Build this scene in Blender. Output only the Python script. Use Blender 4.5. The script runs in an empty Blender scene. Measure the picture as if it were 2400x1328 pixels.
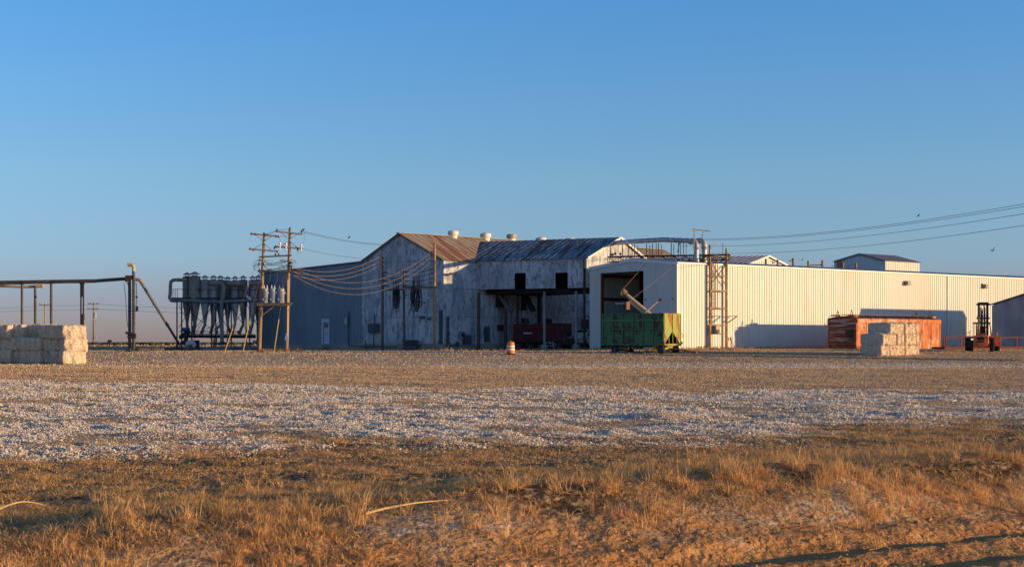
import bpy, bmesh, math, random
import numpy as np
from mathutils import Vector, Matrix, noise as mnoise

R = math.radians
random.seed(11)
scene = bpy.context.scene
COL = scene.collection

# ------------------------------------------------------------------ camera
F, CX, HY, ZE = 3333.33, 1200.0, 801.0, 1.6      # focal length in photo pixels, centre column, horizon row, eye height
cam = bpy.data.cameras.new("camera")
cam.sensor_width = 36.0
cam.lens = 50.0
cam.shift_y = (HY - 664.0) / 2400.0
cam.clip_start = 0.1
cam.clip_end = 20000
cam.dof.use_dof = True
cam.dof.focus_distance = 105.0
cam.dof.aperture_fstop = 9.0
camo = bpy.data.objects.new("camera", cam)
camo.location = (0, 0, ZE)
camo.rotation_euler = (R(90), 0, 0)
COL.objects.link(camo)
scene.camera = camo

# ------------------------------------------------------------------ sky and sun
SUN_AZ, SUN_EL = 14.0, 5.9          # degrees in front of +X, degrees above the horizon
world = bpy.data.worlds.new("World")
scene.world = world
world.use_nodes = True
wt = world.node_tree
bg = wt.nodes["Background"]
sky = wt.nodes.new("ShaderNodeTexSky")
sky.sky_type = 'NISHITA'
sky.sun_disc = False
sky.sun_elevation = R(SUN_EL)
sky.sun_rotation = R(90 + SUN_AZ)
sky.altitude = 900
sky.air_density = 1.0
sky.dust_density = 0.6
sky.ozone_density = 2.5
SKY_STRENGTH = 0.135
bg.inputs["Strength"].default_value = SKY_STRENGTH
# the air of that evening was clearer and bluer than the model: grade the sky by height above the horizon
stc = wt.nodes.new("ShaderNodeTexCoord"); ssx = wt.nodes.new("ShaderNodeSeparateXYZ"); srp = wt.nodes.new("ShaderNodeValToRGB")
wt.links.new(stc.outputs["Generated"], ssx.inputs[0]); wt.links.new(ssx.outputs[2], srp.inputs["Fac"])
SKY_TINT = [(0.0, (.72, .69, 1.34)), (.0294, (.76, .75, 1.42)), (.057, (.86, .96, 1.46)), (.113, (.98, 1.13, 1.40)), (.235, (.79, 1.27, 1.72)), (.5, (.85, 1.04, 1.30)), (1.0, (.92, 1.0, 1.15))]
while len(srp.color_ramp.elements) < len(SKY_TINT): srp.color_ramp.elements.new(.5)
for el, (ps, cl) in zip(srp.color_ramp.elements, SKY_TINT): el.position = ps; el.color = (cl[0] / 2, cl[1] / 2, cl[2] / 2, 1)
smx = wt.nodes.new("ShaderNodeVectorMath"); smx.operation = 'MULTIPLY'; ssc = wt.nodes.new("ShaderNodeVectorMath"); ssc.operation = 'SCALE'; ssc.inputs["Scale"].default_value = 2.0
wt.links.new(sky.outputs[0], smx.inputs[0]); wt.links.new(srp.outputs[0], smx.inputs[1]); wt.links.new(smx.outputs[0], ssc.inputs[0])
wt.links.new(ssc.outputs[0], bg.inputs["Color"])

sun = bpy.data.lights.new("sun", 'SUN')
sun.energy = 5.0
sun.angle = R(0.5)
sun.color = (1.0, 0.67, 0.31)
suno = bpy.data.objects.new("sun", sun)
SDIR = Vector((math.cos(R(SUN_AZ)) * math.cos(R(SUN_EL)), -math.sin(R(SUN_AZ)) * math.cos(R(SUN_EL)), math.sin(R(SUN_EL))))
suno.rotation_euler = SDIR.to_track_quat('Z', 'Y').to_euler()
suno.location = SDIR * 300
COL.objects.link(suno)

scene.view_settings.view_transform = 'Standard'
scene.view_settings.look = 'None'
scene.view_settings.exposure = 0.32
scene.view_settings.gamma = 1.0
scene.render.engine = 'CYCLES'
scene.cycles.use_denoising = True
scene.cycles.max_bounces = 6
scene.cycles.sample_clamp_indirect = 4.0

# ------------------------------------------------------------------ helpers
def V(*a): return Vector(a)

def P(px, py, D):
    """point at depth D (metres ahead of the camera) seen at photo pixel px, py"""
    return Vector(((px - CX) / F * D, D, ZE + (HY - py) / F * D))

def X(px, D): return (px - CX) / F * D

def on_line(px, A, d):
    """parameter t of the ground point A + t d seen in photo column px"""
    k = (px - CX) / F
    return (k * A[1] - A[0]) / (d[0] - k * d[1])

_perm = np.random.RandomState(5).permutation(256)
_perm = np.concatenate([_perm, _perm, _perm])
_gx = np.cos(np.arange(256) * 2.399); _gy = np.sin(np.arange(256) * 2.399)
def noise2(x, y):
    x = np.asarray(x, float); y = np.asarray(y, float)
    xi = np.floor(x).astype(int); yi = np.floor(y).astype(int)
    xf = x - xi; yf = y - yi
    u = xf * xf * xf * (xf * (xf * 6 - 15) + 10); v = yf * yf * yf * (yf * (yf * 6 - 15) + 10)
    def g(ix, iy, dx, dy):
        h = _perm[_perm[ix & 255] + (iy & 255)]
        return _gx[h] * dx + _gy[h] * dy
    a = g(xi, yi, xf, yf); b = g(xi + 1, yi, xf - 1, yf)
    c = g(xi, yi + 1, xf, yf - 1); d = g(xi + 1, yi + 1, xf - 1, yf - 1)
    return (a + (b - a) * u) + ((c + (d - c) * u) - (a + (b - a) * u)) * v * 1.0
def fbm(x, y, oct=3, gain=.5):
    s = 0; a = 1
    for i in range(oct):
        s = s + a * noise2(x * 2 ** i + 17.3 * i, y * 2 ** i - 9.1 * i); a *= gain
    return s
def smooth(u):
    u = np.clip(u, 0, 1); return u * u * (3 - 2 * u)

def road_v(x, y): return (x + 0.9) * -0.5 + (y - 10.1) * 0.866 - 0.7
def base_h(x, y):
    x = np.asarray(x, float); y = np.asarray(y, float)
    ys = np.interp(x, [-40, -20, 0], [97, 95, 90])
    h = .82 * smooth((y - ys) / 22) + .18 * smooth((y - np.interp(x, [-16, -8, 0, 10], [150, 126, 118, 108])) / np.interp(x, [0, 10], [28, 14]))
    v = road_v(x, y)
    ve = np.interp(x, [-6, -3, 0, 1.5, 3, 8], [.9, .8, .7, .6, .7, .8])
    vb = v - ve + 1.5
    amp = .10 + .24 * smooth((x + 5) / 7)
    h = h - .20 * (1 - smooth((v - .1) / 1.5)) + amp * smooth((vb - .2) / 1.5) * (1 - smooth((vb - 2.2) / 2.6)) * (.85 + .5 * noise2(x * .5, y * .5))
    h = h + .05 * (1 - smooth((vb - 2.2) / .8)) * smooth((v + .3) / .6) * .55 * fbm(x * 1.4, y * 1.4, 2)
    h = h + .045 * np.exp(-((v + .25) / .2) ** 2) + .06 * np.exp(-((v + 1.15) / .22) ** 2) - .03 * np.exp(-((v + .7) / .3) ** 2) + .05 * np.exp(-((v + 2.1) / .25) ** 2)
    near = 1 - smooth((y - 80) / 15)
    h = h + .045 * near * smooth((y - 19) / 4) * fbm(x * .45, y * .75, 2)
    h = h + near * .05 * fbm(x * .16, y * .22, 2) + near * .03 * noise2(x * .5 + 3, y * .9)
    return h
def G(x, y): return float(base_h(x, y))

class MB:
    """collects shapes and links them as ONE mesh object"""
    def __init__(s): s.v = []; s.f = []; s.g = []
    def add(s, vs, fs):
        n = len(s.v); s.g.append((list(vs), list(fs))); s.v += [Vector(p) for p in vs]; s.f += [tuple(i + n for i in f) for f in fs]; return s
    def quad(s, a, b, c, d): return s.add([a, b, c, d], [(0, 1, 2, 3)])
    def hexa(s, b, t):
        return s.add(list(b) + list(t), [(3, 2, 1, 0), (4, 5, 6, 7), (0, 1, 5, 4), (1, 2, 6, 5), (2, 3, 7, 6), (3, 0, 4, 7)])
    def box(s, c, d, rz=0.0):
        x, y, z = d[0] / 2, d[1] / 2, d[2] / 2
        m = Matrix.Rotation(rz, 3, 'Z'); c = Vector(c)
        q = [c + m @ Vector((sx * x, sy * y, sz * z)) for sz in (-1, 1) for sx, sy in ((-1, -1), (1, -1), (1, 1), (-1, 1))]
        return s.hexa(q[:4], q[4:])
    def beam(s, p, q, w, h=None, up=(0, 0, 1)):
        p, q = Vector(p), Vector(q); h = w if h is None else h
        t = (q - p).normalized(); u = Vector(up)
        if abs(t.dot(u)) > .98: u = Vector((1, 0, 0))
        a = t.cross(u).normalized() * w / 2; b = a.cross(t).normalized() * h / 2
        return s.hexa([p - a - b, p + a - b, p + a + b, p - a + b], [q - a - b, q + a - b, q + a + b, q - a + b])
    def tube(s, pts, r, n=8, caps=True):
        pts = [Vector(p) for p in pts]; N = len(pts)
        rr = r if isinstance(r, (list, tuple)) else [r] * N
        t0 = (pts[1] - pts[0]).normalized()
        a = t0.orthogonal().normalized(); rings = []; vs = []
        for i, p in enumerate(pts):
            t = ((pts[min(i + 1, N - 1)] - p).normalized() + (p - pts[max(i - 1, 0)]).normalized())
            t = t.normalized() if t.length > 1e-6 else t0
            a = (a - t * a.dot(t)).normalized(); b = t.cross(a)
            for k in range(n):
                th = 2 * math.pi * k / n
                vs.append(p + (a * math.cos(th) + b * math.sin(th)) * rr[i])
        fs = [(i * n + k, i * n + (k + 1) % n, (i + 1) * n + (k + 1) % n, (i + 1) * n + k) for i in range(N - 1) for k in range(n)]
        if caps: fs += [tuple(range(n - 1, -1, -1)), tuple(range((N - 1) * n, N * n))]
        return s.add(vs, fs)
    def lathe(s, prof, c, n=16, axis=(0, 0, 1)):
        c = Vector(c); q = Vector((0, 0, 1)).rotation_difference(Vector(axis)); vs = []
        for r, z in prof:
            for k in range(n):
                th = 2 * math.pi * k / n
                vs.append(c + q @ Vector((r * math.cos(th), r * math.sin(th), z)))
        m = len(prof)
        fs = [(i * n + k, i * n + (k + 1) % n, (i + 1) * n + (k + 1) % n, (i + 1) * n + k) for i in range(m - 1) for k in range(n)]
        fs += [tuple(range(n - 1, -1, -1)), tuple(range((m - 1) * n, m * n))]
        return s.add(vs, fs)
    def prism(s, poly, off):
        n = len(poly); off = Vector(off); a = [Vector(p) for p in poly]; b = [p + off for p in a]
        return s.add(a + b, [tuple(range(n - 1, -1, -1)), tuple(range(n, 2 * n))] + [(i, (i + 1) % n, n + (i + 1) % n, n + i) for i in range(n)])
    def sheet(s, O, U, W, N, ulen, top, bot=lambda u: 0.0, sp=.3, depth=.03, rib=.05, holes=(), breaks=()):
        """profiled metal sheet: ribs run along W, repeat along U, stand proud along N; holes are (u0,u1,w0,w1)"""
        O, U, W, N = Vector(O), Vector(U), Vector(W), Vector(N)
        pr = {0.0: 0.0, ulen: 0.0}
        u = sp * .5
        while u < ulen - rib:
            for du, d in ((-rib, 0), (-rib * .5, depth), (rib * .5, depth), (rib, 0)):
                if 0 < u + du < ulen: pr[u + du] = d
            u += sp
        ks = sorted(pr)
        def dep(x): return float(np.interp(x, ks, [pr[k] for k in ks]))
        cuts = sorted(set(ks) | {h for ho in holes for h in ho[:2] if 0 < h < ulen} | {b for b in breaks if 0 < b < ulen})
        for a, b in zip(cuts[:-1], cuts[1:]):
            if b - a < 1e-4: continue
            m = (a + b) / 2
            hs = sorted([(h[2], h[3]) for h in holes if h[0] < m < h[1]])
            segs = []; lo = (bot(a), bot(b))
            for h0, h1 in hs:
                if h0 > lo[0]: segs.append((lo, (h0, h0)))
                lo = (h1, h1)
            segs.append((lo, (top(a), top(b))))
            da, db = dep(a), dep(b)
            for (l0, l1), (t0, t1) in segs:
                s.quad(O + U * a + W * l0 + N * da, O + U * b + W * l1 + N * db, O + U * b + W * t1 + N * db, O + U * a + W * t0 + N * da)
        return s
    def build(s, name, mat, parent=None, world=True, smooth=False, label=None):
        me = bpy.data.meshes.new(name)
        vs = s.v; loc = Vector((0, 0, 0))
        if parent is not None and world:
            o = parent
            while o is not None: loc = loc + o.location; o = o.parent
            vs = [p - loc for p in vs]; loc = Vector((0, 0, 0))
        elif parent is None and world and vs:
            xs = [p.x for p in vs]; ys = [p.y for p in vs]; zs = [p.z for p in vs]
            loc = Vector(((min(xs) + max(xs)) / 2, (min(ys) + max(ys)) / 2, min(zs)))
            vs = [p - loc for p in vs]
        me.from_pydata([tuple(p) for p in vs], [], s.f)
        me.validate()
        if mat is not None: me.materials.append(mat)
        if smooth:
            me.polygons.foreach_set("use_smooth", [True] * len(me.polygons))
            try: me.set_sharp_from_angle(angle=R(35))
            except Exception: pass
        o = bpy.data.objects.new(name, me); COL.objects.link(o)
        o.location = loc
        if parent is not None: o.parent = parent
        if label: o['label'] = label
        return o

def build_each(mb, name, mat, parent, world=True, smooth=False):
    """every shape of mb becomes a mesh object of its own"""
    return [MB().add(v, f).build(name, mat, parent, world, smooth) for v, f in mb.g]
def tag(o, label, cat, group=None):
    o['label'] = label; o['category'] = cat
    if group: o['group'] = group
    return o
def thing(name, label, cat, loc=(0, 0, 0), rz=0.0, group=None):
    o = bpy.data.objects.new(name, None); COL.objects.link(o)
    o.empty_display_size = .3
    o.location = loc; o.rotation_euler = (0, 0, rz)
    return tag(o, label, cat, group)
def copy_thing(root, loc, rz=0.0, label=None, group=None):
    def rec(o, par):
        c = o.copy(); COL.objects.link(c)
        if par is not None: c.parent = par
        for ch in [k for k in bpy.data.objects if k.parent == o and k is not c]: rec(ch, c)
        return c
    r = rec(root, None); r.location = loc; r.rotation_euler = (0, 0, rz)
    if label: r['label'] = label
    if group: r['group'] = group
    return r
def kind(o, k): o['kind'] = k; return o

def np_mesh(name, verts, faces, mat, attrs=None):
    """faces: list of int arrays (m,k)"""
    me = bpy.data.meshes.new(name)
    me.vertices.add(len(verts)); me.vertices.foreach_set("co", np.asarray(verts, np.float32).ravel())
    tot = np.concatenate([np.full(len(f), f.shape[1], np.int32) for f in faces])
    loops = np.concatenate([f.ravel() for f in faces]).astype(np.int32)
    me.loops.add(len(loops)); me.loops.foreach_set("vertex_index", loops)
    me.polygons.add(len(tot))
    me.polygons.foreach_set("loop_start", np.concatenate([[0], np.cumsum(tot)[:-1]]).astype(np.int32))
    me.polygons.foreach_set("loop_total", tot)
    for k, a in (attrs or {}).items():
        at = me.attributes.new(k, 'FLOAT', 'POINT'); at.data.foreach_set("value", np.asarray(a, np.float32))
    me.update(calc_edges=True)
    me.materials.append(mat)
    o = bpy.data.objects.new(name, me); COL.objects.link(o)
    return o

# ------------------------------------------------------------------ materials
def mk(name, base, layers=(), rough=.8, metal=0.0, bump=None, spec=.3, emit=None, splash=None):
    """layers: (colour, noise scale, stretch xyz, lo, hi, strength[, turn about z])"""
    m = bpy.data.materials.new(name); m.use_nodes = True
    t = m.node_tree; b = t.nodes["Principled BSDF"]; N = t.nodes.new; L = t.links.new
    b.inputs["Roughness"].default_value = rough; b.inputs["Metallic"].default_value = metal
    b.inputs["Specular IOR Level"].default_value = spec
    tc = N("ShaderNodeTexCoord")
    rgb = N("ShaderNodeRGB"); rgb.outputs[0].default_value = (*base, 1); cur = rgb.outputs[0]
    for i, ly in enumerate(layers):
        col, sc, st, lo, hi, strg = ly[:6]
        src = tc.outputs["Object"]
        if len(ly) > 6:
            mr = N("ShaderNodeMapping"); mr.inputs["Rotation"].default_value = (0, 0, ly[6]); L(src, mr.inputs[0]); src = mr.outputs[0]
        mp = N("ShaderNodeMapping"); mp.inputs["Scale"].default_value = st; mp.inputs["Location"].default_value = (3.7 * i, 1.3 * i, .7 * i); L(src, mp.inputs[0])
        nz = N("ShaderNodeTexNoise"); nz.inputs["Scale"].default_value = sc; nz.inputs["Detail"].default_value = 6; nz.inputs["Roughness"].default_value = .6
        L(mp.outputs[0], nz.inputs["Vector"])
        mrg = N("ShaderNodeMapRange"); mrg.inputs["From Min"].default_value = lo; mrg.inputs["From Max"].default_value = hi; mrg.inputs["To Max"].default_value = strg
        L(nz.outputs["Fac"], mrg.inputs["Value"])
        mx = N("ShaderNodeMix"); mx.data_type = 'RGBA'; mx.inputs["B"].default_value = (*col, 1)
        L(mrg.outputs[0], mx.inputs["Factor"]); L(cur, mx.inputs["A"]); cur = mx.outputs["Result"]
    if splash:                                             # dirt thrown up by rain at the foot of a wall: (colour, height, strength)
        sx = N("ShaderNodeSeparateXYZ"); L(tc.outputs["Object"], sx.inputs[0])
        nz = N("ShaderNodeTexNoise"); nz.inputs["Scale"].default_value = 1.6; nz.inputs["Detail"].default_value = 6; L(tc.outputs["Object"], nz.inputs["Vector"])
        ad = N("ShaderNodeMath"); ad.operation = 'MULTIPLY_ADD'; L(nz.outputs["Fac"], ad.inputs[0]); ad.inputs[1].default_value = splash[1] * 2.2; ad.inputs[2].default_value = -splash[1] * .6
        sb = N("ShaderNodeMath"); sb.operation = 'SUBTRACT'; L(ad.outputs[0], sb.inputs[0]); L(sx.outputs[2], sb.inputs[1])
        mr = N("ShaderNodeMapRange"); mr.inputs["From Min"].default_value = -splash[1] * .5; mr.inputs["From Max"].default_value = splash[1] * .6; mr.inputs["To Max"].default_value = splash[2]; L(sb.outputs[0], mr.inputs["Value"])
        mx = N("ShaderNodeMix"); mx.data_type = 'RGBA'; mx.inputs["B"].default_value = (*splash[0], 1); L(mr.outputs[0], mx.inputs["Factor"]); L(cur, mx.inputs["A"]); cur = mx.outputs["Result"]
    L(cur, b.inputs["Base Color"])
    if bump:
        nz = N("ShaderNodeTexNoise"); nz.inputs["Scale"].default_value = bump[0]; nz.inputs["Detail"].default_value = 5
        L(tc.outputs["Object"], nz.inputs["Vector"])
        bp = N("ShaderNodeBump"); bp.inputs["Strength"].default_value = bump[1]; bp.inputs["Distance"].default_value = bump[2]
        L(nz.outputs["Fac"], bp.inputs["Height"]); L(bp.outputs[0], b.inputs["Normal"])
    if emit:
        b.inputs["Emission Color"].default_value = (*emit[0], 1); b.inputs["Emission Strength"].default_value = emit[1]
    return m

STK = (3, 3, .18)
M = {}
M['white_panel'] = mk('white_painted_steel', (.61, .60, .57), [((.58, .54, .47), .35, (1, 1, .25), .46, .6, .6), ((.50, .43, .34), 2.2, (2.5, 2.5, .12), .57, .68, .45), ((.42, .30, .2), 5.0, (2, 2, .2), .64, .7, .4)], .5, bump=(.5, .2, .03), splash=((.46, .34, .20), .35, .75))
M['white_trim'] = mk('white_trim_steel', (.70, .69, .68), [((.6, .55, .5), 1.5, (1, 1, 1), .55, .75, .3)], .45)
M['roof_new'] = mk('galvanised_roof', (.42, .42, .46), [((.3, .3, .34), 1.2, (1, 1, 1), .45, .7, .6)], .5, .2)
M['gin_wall'] = mk('weathered_white_sheet', (.55, .55, .58), [((.37, .38, .41), .22, (1, 1, 1), .46, .56, .7), ((.30, .31, .34), .7, (1, 1, .8), .52, .575, .7), ((.25, .26, .29), 1.0, (2.6, 2.6, .5), .54, .59, .7), ((.15, .155, .175), 2.6, (1.6, 1.6, .6), .565, .60, .8), ((.36, .36, .38), 6.0, (1.2, 1.2, .7), .54, .62, .5), ((.33, .24, .18), .9, (1, 1, .4), .61, .67, .55)], .8, bump=(1.5, .25, .03))
M['gin_wall_dark'] = mk('sooty_sheet', (.38, .37, .39), [((.2, .19, .2), .9, STK, .45, .62, .8), ((.13, .13, .13), 2.6, (2, 2, .22), .56, .68, .8)], .85)
M['blue_panel'] = mk('blue_grey_steel', (.20, .245, .29), [((.145, .18, .22), .7, (1, 1, .2), .42, .65, .8), ((.22, .27, .33), 2.2, STK, .6, .75, .5)], .55)
M['roof_rust'] = mk('rusting_galvanised_roof', (.29, .225, .175), [((.33, .27, .22), .35, (1, 1, 1), .45, .58, .7), ((.22, .085, .04), .34, (2.4, .2, .2), .565, .585, .9, -R(41.4)), ((.25, .115, .06), 1.3, (1.6, .4, .4), .55, .60, .8, -R(41.4)), ((.36, .31, .26), 4, (1, .3, .3), .58, .66, .4, -R(41.4))], .75, .1)
M['roof_blue'] = mk('cold_galvanised_roof', (.20, .23, .27), [((.27, .31, .35), .4, (1, 1, 1), .45, .58, .7), ((.075, .055, .05), .75, (2.6, .18, .18), .51, .55, .9, R(25)), ((.09, .055, .045), 2.6, (2.4, .3, .3), .52, .58, .8, R(25))], .65, .15)
M['roof_grey'] = mk('grey_roof_sheet', (.25, .24, .25), [((.17, .15, .15), 1.0, (1, 1, 1), .45, .65, .6)], .7, .1)
M['concrete'] = mk('concrete', (.33, .29, .25), [((.2, .16, .13), 1.2, (1, 1, 1), .45, .65, .7)], .9, bump=(8, .3, .02))
M['black_steel'] = mk('blackened_steel', (.035, .032, .034), [((.10, .055, .04), 1.6, (1, 1, .6), .5, .66, .6)], .7, .2)
M['rust_steel'] = mk('rusty_steel', (.28, .155, .08), [((.11, .06, .038), 1.6, (1, 1, .5), .48, .58, .8), ((.46, .33, .19), 3.0, (1, 1, .6), .53, .6, .8)], .8, .1)
M['tan_steel'] = mk('faded_tan_steel', (.46, .36, .24), [((.27, .14, .07), 2.0, (1, 1, .5), .52, .64, .8)], .75, .1)
M['duct'] = mk('galvanised_duct', (.40, .41, .43), [((.24, .23, .24), 1.2, (1, 1, 1), .45, .62, .7), ((.30, .19, .12), 2.4, (1, 1, 1), .6, .7, .6)], .5, .35)
M['pipe_grey'] = mk('blue_grey_pipe', (.20, .23, .27), [((.12, .12, .14), 1.0, (1, 1, 1), .45, .62, .7)], .6, .25)
M['pipe_black'] = mk('sooty_pipe', (.085, .08, .085), [((.24, .16, .11), 1.4, (1, 1, 1), .54, .66, .6), ((.03, .03, .03), .8, (1, 1, 1), .45, .6, .6)], .65, .2)
M['cyclone'] = mk('weathered_cyclone_steel', (.34, .33, .34), [((.22, .18, .165), .8, (1, 1, .6), .46, .62, .8), ((.44, .43, .43), 2.2, (1, 1, .4), .54, .62, .6)], .7, .1)
M['cyclone_rust'] = mk('rust_brown_cyclone_steel', (.26, .21, .19), [((.15, .10, .085), 1.2, (1, 1, .5), .48, .58, .8), ((.34, .31, .30), 2.0, (1, 1, .4), .53, .6, .6)], .7, .1)
M['wood_pole'] = mk('weathered_pole_wood', (.36, .235, .14), [((.20, .12, .075), 3.0, (1, 1, .08), .45, .62, .8), ((.46, .33, .21), 6.0, (1, 1, .06), .56, .7, .6)], .9, bump=(14, .4, .02))
M['wood_pole_dark'] = mk('creosoted_pole_wood', (.13, .095, .08), [((.06, .05, .048), 3.0, (1, 1, .08), .45, .62, .8), ((.20, .15, .12), 6.0, (1, 1, .06), .58, .7, .6)], .9, bump=(14, .4, .02))
M['wood_grey'] = mk('grey_timber', (.17, .14, .125), [((.09, .075, .07), 3.0, (.5, .5, 2), .45, .62, .8)], .9)
M['ceramic'] = mk('pale_ceramic', (.66, .62, .58), (), .35)
M['ceramic_dark'] = mk('brown_ceramic', (.07, .05, .045), (), .3)
M['cable'] = mk('black_cable', (.022, .022, .025), (), .6)
M['cable_tan'] = mk('sun_bleached_cable', (.22, .165, .12), [((.16, .12, .1), 2.0, (1, 1, 1), .5, .6, .7)], .7)
M['wire'] = mk('dark_wire', (.05, .05, .055), (), .5, .4)
M['xfmr'] = mk('pale_grey_enamel', (.36, .39, .43), [((.33, .34, .36), 2.0, (1, 1, .4), .5, .66, .6)], .45)
M['yellow'] = mk('yellow_plastic', (.60, .38, .06), [((.5, .3, .08), 3, (1, 1, .3), .5, .65, .6)], .55)
M['green_paint'] = mk('green_paint_rusting', (.05, .15, .062), [((.07, .185, .072), .5, (1, 1, 1), .45, .6, .7), ((.085, .03, .022), 1.7, (1, 1, .7), .535, .555, 1.0), ((.05, .03, .02), 6.0, (1, 1, .35), .60, .66, .8)], .6)
M['green_rib'] = mk('green_rib_paint', (.075, .185, .085), [((.09, .045, .03), 2.5, (1, 1, .5), .55, .6, .9)], .6)
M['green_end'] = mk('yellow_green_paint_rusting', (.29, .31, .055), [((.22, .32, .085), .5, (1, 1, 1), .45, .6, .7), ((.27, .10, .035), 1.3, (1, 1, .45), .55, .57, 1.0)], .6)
M['green_dark'] = mk('dark_green_steel', (.05, .10, .045), [((.11, .06, .03), 2.0, (1, 1, .5), .5, .62, .8)], .7)
M['maroon'] = mk('maroon_paint', (.11, .018, .022), [((.05, .014, .016), 1.3, (1, 1, .6), .5, .58, .9)], .7)
M['tyre'] = mk('tyre_rubber', (.028, .027, .028), [((.10, .08, .06), 3.0, (1, 1, 1), .52, .7, .6)], .9)
M['rim'] = mk('dark_rim_steel', (.06, .06, .065), [((.14, .07, .04), 4, (1, 1, 1), .5, .65, .6)], .6, .3)
M['orange_drum'] = mk('orange_plastic', (.80, .20, .025), [((.6, .16, .04), 4, (1, 1, 1), .5, .7, .5)], .5)
M['reflect'] = mk('white_reflective_band', (.78, .74, .68), (), .4)
M['rubber'] = mk('black_rubber', (.025, .025, .028), (), .8)
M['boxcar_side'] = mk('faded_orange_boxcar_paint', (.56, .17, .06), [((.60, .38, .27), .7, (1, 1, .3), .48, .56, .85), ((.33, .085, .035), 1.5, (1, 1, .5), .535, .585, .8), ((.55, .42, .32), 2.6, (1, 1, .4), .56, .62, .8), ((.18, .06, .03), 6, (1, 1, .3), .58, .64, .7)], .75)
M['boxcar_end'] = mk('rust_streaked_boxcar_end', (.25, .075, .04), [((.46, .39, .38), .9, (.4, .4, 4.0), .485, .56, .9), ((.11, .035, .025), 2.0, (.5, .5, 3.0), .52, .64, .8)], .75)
M['boxcar_roof'] = mk('burnt_roof_steel', (.14, .05, .032), [((.30, .12, .055), 2.0, (1, 1, 1), .5, .62, .8)], .75)
M['red_frame'] = mk('red_oxide_paint', (.17, .04, .03), [((.16, .035, .025), 2, (1, 1, 1), .5, .65, .6)], .7)
M['forklift'] = mk('orange_red_machine_paint', (.80, .22, .09), [((.22, .06, .03), 2.2, (1, 1, 1), .5, .64, .7), ((.5, .17, .07), 1.0, (1, 1, 1), .55, .68, .6)], .6)
M['mast'] = mk('greasy_mast_steel', (.04, .04, .046), [((.13, .10, .08), 2.5, (1, 1, .4), .52, .66, .6)], .5, .4)
M['shed_sheet'] = mk('dull_grey_sheet', (.36, .37, .39), [((.24, .24, .26), .7, (1, 1, .3), .45, .62, .8), ((.48, .48, .49), .5, (1, 1, 1), .56, .7, .6)], .7, .15)
M['white_old'] = mk('chalky_white_paint', (.68, .64, .58), [((.45, .38, .3), 2.4, STK, .55, .7, .6)], .8)
M['dark_red'] = mk('dark_red_primer', (.13, .02, .018), (), .7)
M['dark_interior'] = mk('deck_timber_loft_shade', (.018, .016, .016), [((.035, .03, .026), 2, (1, 1, 1), .5, .65, .6)], .9)  # near-black: deck timber, and the shade behind the loft openings
M['lamp_glow'] = mk('lit_tube', (.8, .75, .6), (), .5, emit=((1.0, .84, .55), .9))
M['glass'] = mk('dark_glass', (.03, .035, .045), (), .12, spec=.6)
M['glass_grey'] = mk('lamp_lens', (.40, .40, .38), (), .15, spec=.6)
M['truck'] = mk('white_car_paint', (.62, .63, .65), [((.45, .42, .38), 2, (1, 1, .5), .55, .7, .5)], .35, spec=.5)
M['chrome'] = mk('dull_chrome', (.5, .5, .5), (), .3, .9)
M['door_white'] = mk('old_white_door_paint', (.52, .53, .58), [((.36, .35, .36), 2, (1, 1, .5), .5, .64, .7)], .7)
M['grey_box'] = mk('grey_enamel_box', (.28, .29, .30), [((.18, .16, .15), 3, (1, 1, .5), .5, .65, .6)], .6)
M['dark_box'] = mk('slate_blue_cabinet', (.07, .085, .10), [((.045, .05, .06), 2, (1, 1, .5), .5, .65, .6)], .6)
M['motor_blue'] = mk('blue_motor_paint', (.03, .085, .20), [((.05, .05, .06), 3, (1, 1, 1), .5, .62, .7)], .6)
M['auger'] = mk('galvanised_auger_tube', (.47, .37, .26), [((.36, .25, .16), 2, (1, 1, 1), .5, .66, .6)], .55, .2)
M['copper_box'] = mk('faded_salmon_paint', (.42, .20, .12), [((.25, .11, .07), 2, (1, 1, 1), .5, .66, .6)], .7)
M['salmon_rod'] = mk('salmon_rod_paint', (.50, .22, .13), (), .7)
M['bale'] = mk('cotton_bale_fibre', (.64, .50, .37), [((.53, .40, .285), 1.6, (1, 1, 1), .47, .58, .7), ((.76, .63, .50), 5, (1, 1, .5), .52, .6, .6), ((.24, .15, .09), 9, (1, 1, .4), .59, .65, .6)], .95, bump=(16, .4, .03), spec=.05)
M['bird'] = mk('dark_feathers', (.03, .03, .035), (), .8)
M['skin'] = None

# ------------------------------------------------------------------ ground
def cot_mask(x, y):
    yn = np.interp(x, [-12, -7, 0, 4, 9.5, 14], [18.5, 19.2, 20.3, 21.5, 26.0, 29])
    yf = np.interp(x, [-26, -21, -8, 0, 8, 17, 30], [60, 59, 54, 50, 49, 47, 45])
    e = 3.2 * noise2(x * .22, y * .22) + 1.2 * noise2(x * .8, y * .8)
    m = smooth((y - yn + e * 1.1) / 5.5) * smooth((yf - y + e * 1.6) / 4.0)
    gap = smooth((fbm(x * .28 + 9, y * .40, 4, .6) + .19) / .30)
    bare = np.exp(-(((x + 16) / 7) ** 2 + ((y - 46.5) / 2.2) ** 2) * 1.4)          # bare strip at the left
    bare2 = np.exp(-(((x + 11) / 5) ** 2 + ((y - 40.5) / 1.2) ** 2) * 1.4)
    m = m * gap * (1 - bare) * (1 - .8 * bare2)
    far = smooth((y - 84 + 2 * e * .4) / 4) * smooth((99 - y + e) / 5) * smooth((x + 9) / 16) * (.55 + .9 * noise2(x * .12, y * .3))
    far2 = .30 * smooth((y - 86) / 8) * smooth((118 - y) / 6) * smooth((14 - x) / 20) * (.6 + noise2(x * .15 + 4, y * .25))
    return np.clip(m + np.clip(far, 0, 1) * .9 + np.clip(far2, 0, 1), 0, 1)
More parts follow.
